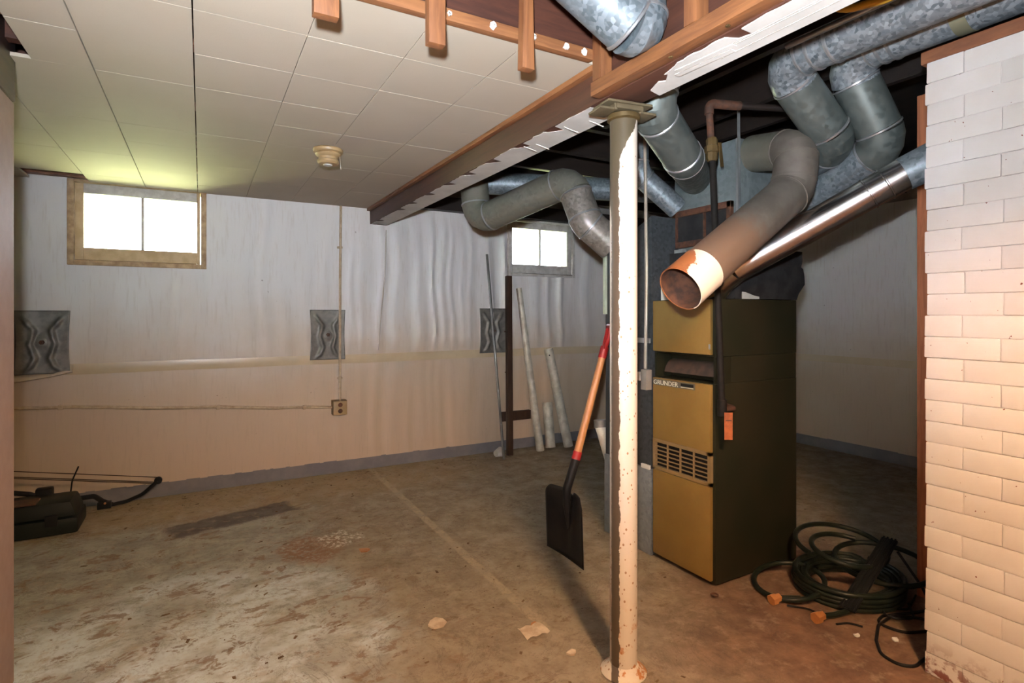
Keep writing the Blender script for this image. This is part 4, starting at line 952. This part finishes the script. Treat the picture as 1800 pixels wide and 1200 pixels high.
# ribbed bar across the coil
ba = thing('ribbed_strip', (2.26, 1.29, 0), 'dark ribbed flat strip leaning across the coiled hose', 'strip')
p, q = Vector((2.235, 1.285, 0.03)), Vector((2.63, 1.325, 0.215))
MB().bar(p, q, 0.062, 0.010).build('strip_body', M['black_plastic'], ba, bevel=0.002)
for k in (-0.022, -0.008, 0.008, 0.022):
    off = (q-p).normalized().cross(Vector((0, 0, 1))).normalized()*k+Vector((0, 0, 0.007))
    MB().bar(p+off, q+off, 0.006, 0.006).build('rib', M['black_plastic'], ba, smooth=0)
# cords
cr = thing('power_cord', (2.5, 1.15, 0), 'thin black cord looped on the floor at the foot of the chimney', 'cord')
pts = [(2.64, 1.30, 0.17), (2.63, 1.20, 0.06), (2.58, 1.14, 0.008), (2.48, 1.17, 0.006), (2.36, 1.215, 0.006), (2.28, 1.20, 0.006), (2.30, 1.11, 0.006), (2.42, 1.06, 0.006), (2.48, 1.11, 0.010), (2.38, 1.19, 0.014), (2.27, 1.185, 0.006), (2.16, 1.135, 0.006), (2.085, 1.08, 0.006), (2.075, 1.02, 0.006), (2.11, 0.985, 0.006), (2.17, 0.99, 0.006), (2.24, 0.995, 0.006)]
MB().tube(fillet(pts, 0.06, 5), 0.0055, 8).build('cord', M['pcord'], cr, smooth=60)
pts = [(2.62, 1.22, 0.02), (2.50, 1.19, 0.006), (2.40, 1.24, 0.012), (2.33, 1.18, 0.018), (2.42, 1.13, 0.018), (2.52, 1.20, 0.02)]
MB().tube(fillet(pts, 0.04, 5), 0.0045, 8).build('cord', M['pcord'], cr, smooth=60)
for a, b_, c_, lab in (((2.10, 1.45, 0.005), (2.15, 1.39, 0.006), (2.155, 1.32, 0.005), 'thin black wire end lying behind the upper orange hose coupling'), ((2.14, 1.27, 0.005), (2.19, 1.25, 0.006), (2.21, 1.21, 0.005), 'thin black wire end lying behind the lower orange hose coupling')):
    tag(MB().tube(fillet([a, b_, c_], 0.05, 4), 0.004, 8).build('wire_end', M['pcord']), lab, 'wire')
tag(MB().tube([(1.91+0.014*math.cos(a*tp2/20), 1.655+0.014*math.sin(a*tp2/20), 0.005) for a in range(20)], 0.0035, 6, closed=True).build('wire_ring', M['rust']), 'small rusty wire ring on the floor by the furnace corner', 'ring')

# ------------------------------------------------------------------ floor scraps
def scrap(name, x, y, s, mat, label, cat, seed, grp=None, z=0.0):
    random.seed(seed); n = 7; vs = []
    rot = random.uniform(0, 6)
    ring = [(x+s*random.uniform(0.6, 1.1)*math.cos(rot+tp2*k/n), y+s*random.uniform(0.55, 0.9)*math.sin(rot+tp2*k/n)) for k in range(n)]
    mb = MB().prism(ring, z+0.001, z+0.003)
    mb.v = [(a, b_, c_+(0.006*random.random() if c_ > z+0.002 else 0)) for a, b_, c_ in mb.v]
    return tag(mb.build(name, mat, smooth=0, origin=(x, y, 0)), label, cat, grp)
pp = MB(); nx = 8
for j in range(5):
    for i in range(nx+1): pp.v.append((1.045+0.10*i/nx, 1.76+0.075*j/4, 0.004+0.008*abs(math.sin(i*0.9+j*0.5))))
for j in range(4):
    for i in range(nx): a = j*(nx+1)+i; pp.f.append((a, a+1, a+nx+2, a+nx+1))
o = pp.build('paper_scrap', M['paper'], smooth=60); tag(o, 'crumpled pale paper scrap on the floor left of the post foot', 'paper')
scrap('leaf', 0.722, 2.84, 0.035, M['orange'], 'small orange-brown dry leaf on the grey floor left of the mortar line', 'leaf', 3)
scrap('paint_chip', 0.80, 2.03, 0.05, M['paper'], 'pale tan paint chip on the brown floor, left of the paper scrap', 'chip', 4)
scrap('paint_chip', 1.12, 1.83, 0.025, M['orange'], 'small orange chip beside the crumpled paper scrap', 'chip', 5)
scrap('paint_chip', 1.145, 1.62, 0.022, M['paper'], 'small pale chip on the floor nearest the post foot', 'chip', 6)
scrap('paint_chip', 2.135, 1.19, 0.016, M['white'], 'small white chip on the floor below the lower hose coupling', 'chip', 7)
scrap('paint_chip', 2.23, 1.105, 0.014, M['white'], 'tiny white chip inside the looped black cord', 'chip', 9)
# crumbs nobody could count
random.seed(77); db = MB()
for k in range(420):
    if k < 150: x, y = random.uniform(-0.5, 1.2), random.uniform(1.6, 4.2)
    elif k < 260: x, y = random.uniform(-0.4, 2.0), 4.25-abs(random.gauss(0, 0.08))
    else: x, y = random.uniform(0.6, 3.6), random.uniform(0.9, 3.2)
    if 1.93 < x < 2.56 and 1.68 < y < 2.47: continue
    if x > 2.0 and 0.9 < y < 1.75 or math.hypot(x-PX, y-PY) < 0.1: continue
    s = 0.002+0.006*random.random()**2.5; h = s*0.5; an = random.uniform(0, 6)
    ca, sa = math.cos(an), math.sin(an); l = random.uniform(1, 2.6)
    P_ = [(-s*l, -s*0.6), (s*l*0.8, -s), (s*l, s*0.7), (-s*l*0.6, s*0.8)]
    P_ = [(x+a*ca-b_*sa, y+a*sa+b_*ca) for a, b_ in P_]
    db.add([(a, b_, 0.0005) for a, b_ in P_]+[(x, y, h)], [(0, 1, 4), (1, 2, 4), (2, 3, 4), (3, 0, 4)])
o = db.build('floor_debris', simple('brown_debris', (0.10, 0.06, 0.03), (0.20, 0.13, 0.07), rough=0.9, scale=8, world=True), smooth=0)
tag(o, 'brown crumbs and dirt specks scattered over the concrete floor', 'debris'); o['kind'] = 'stuff'
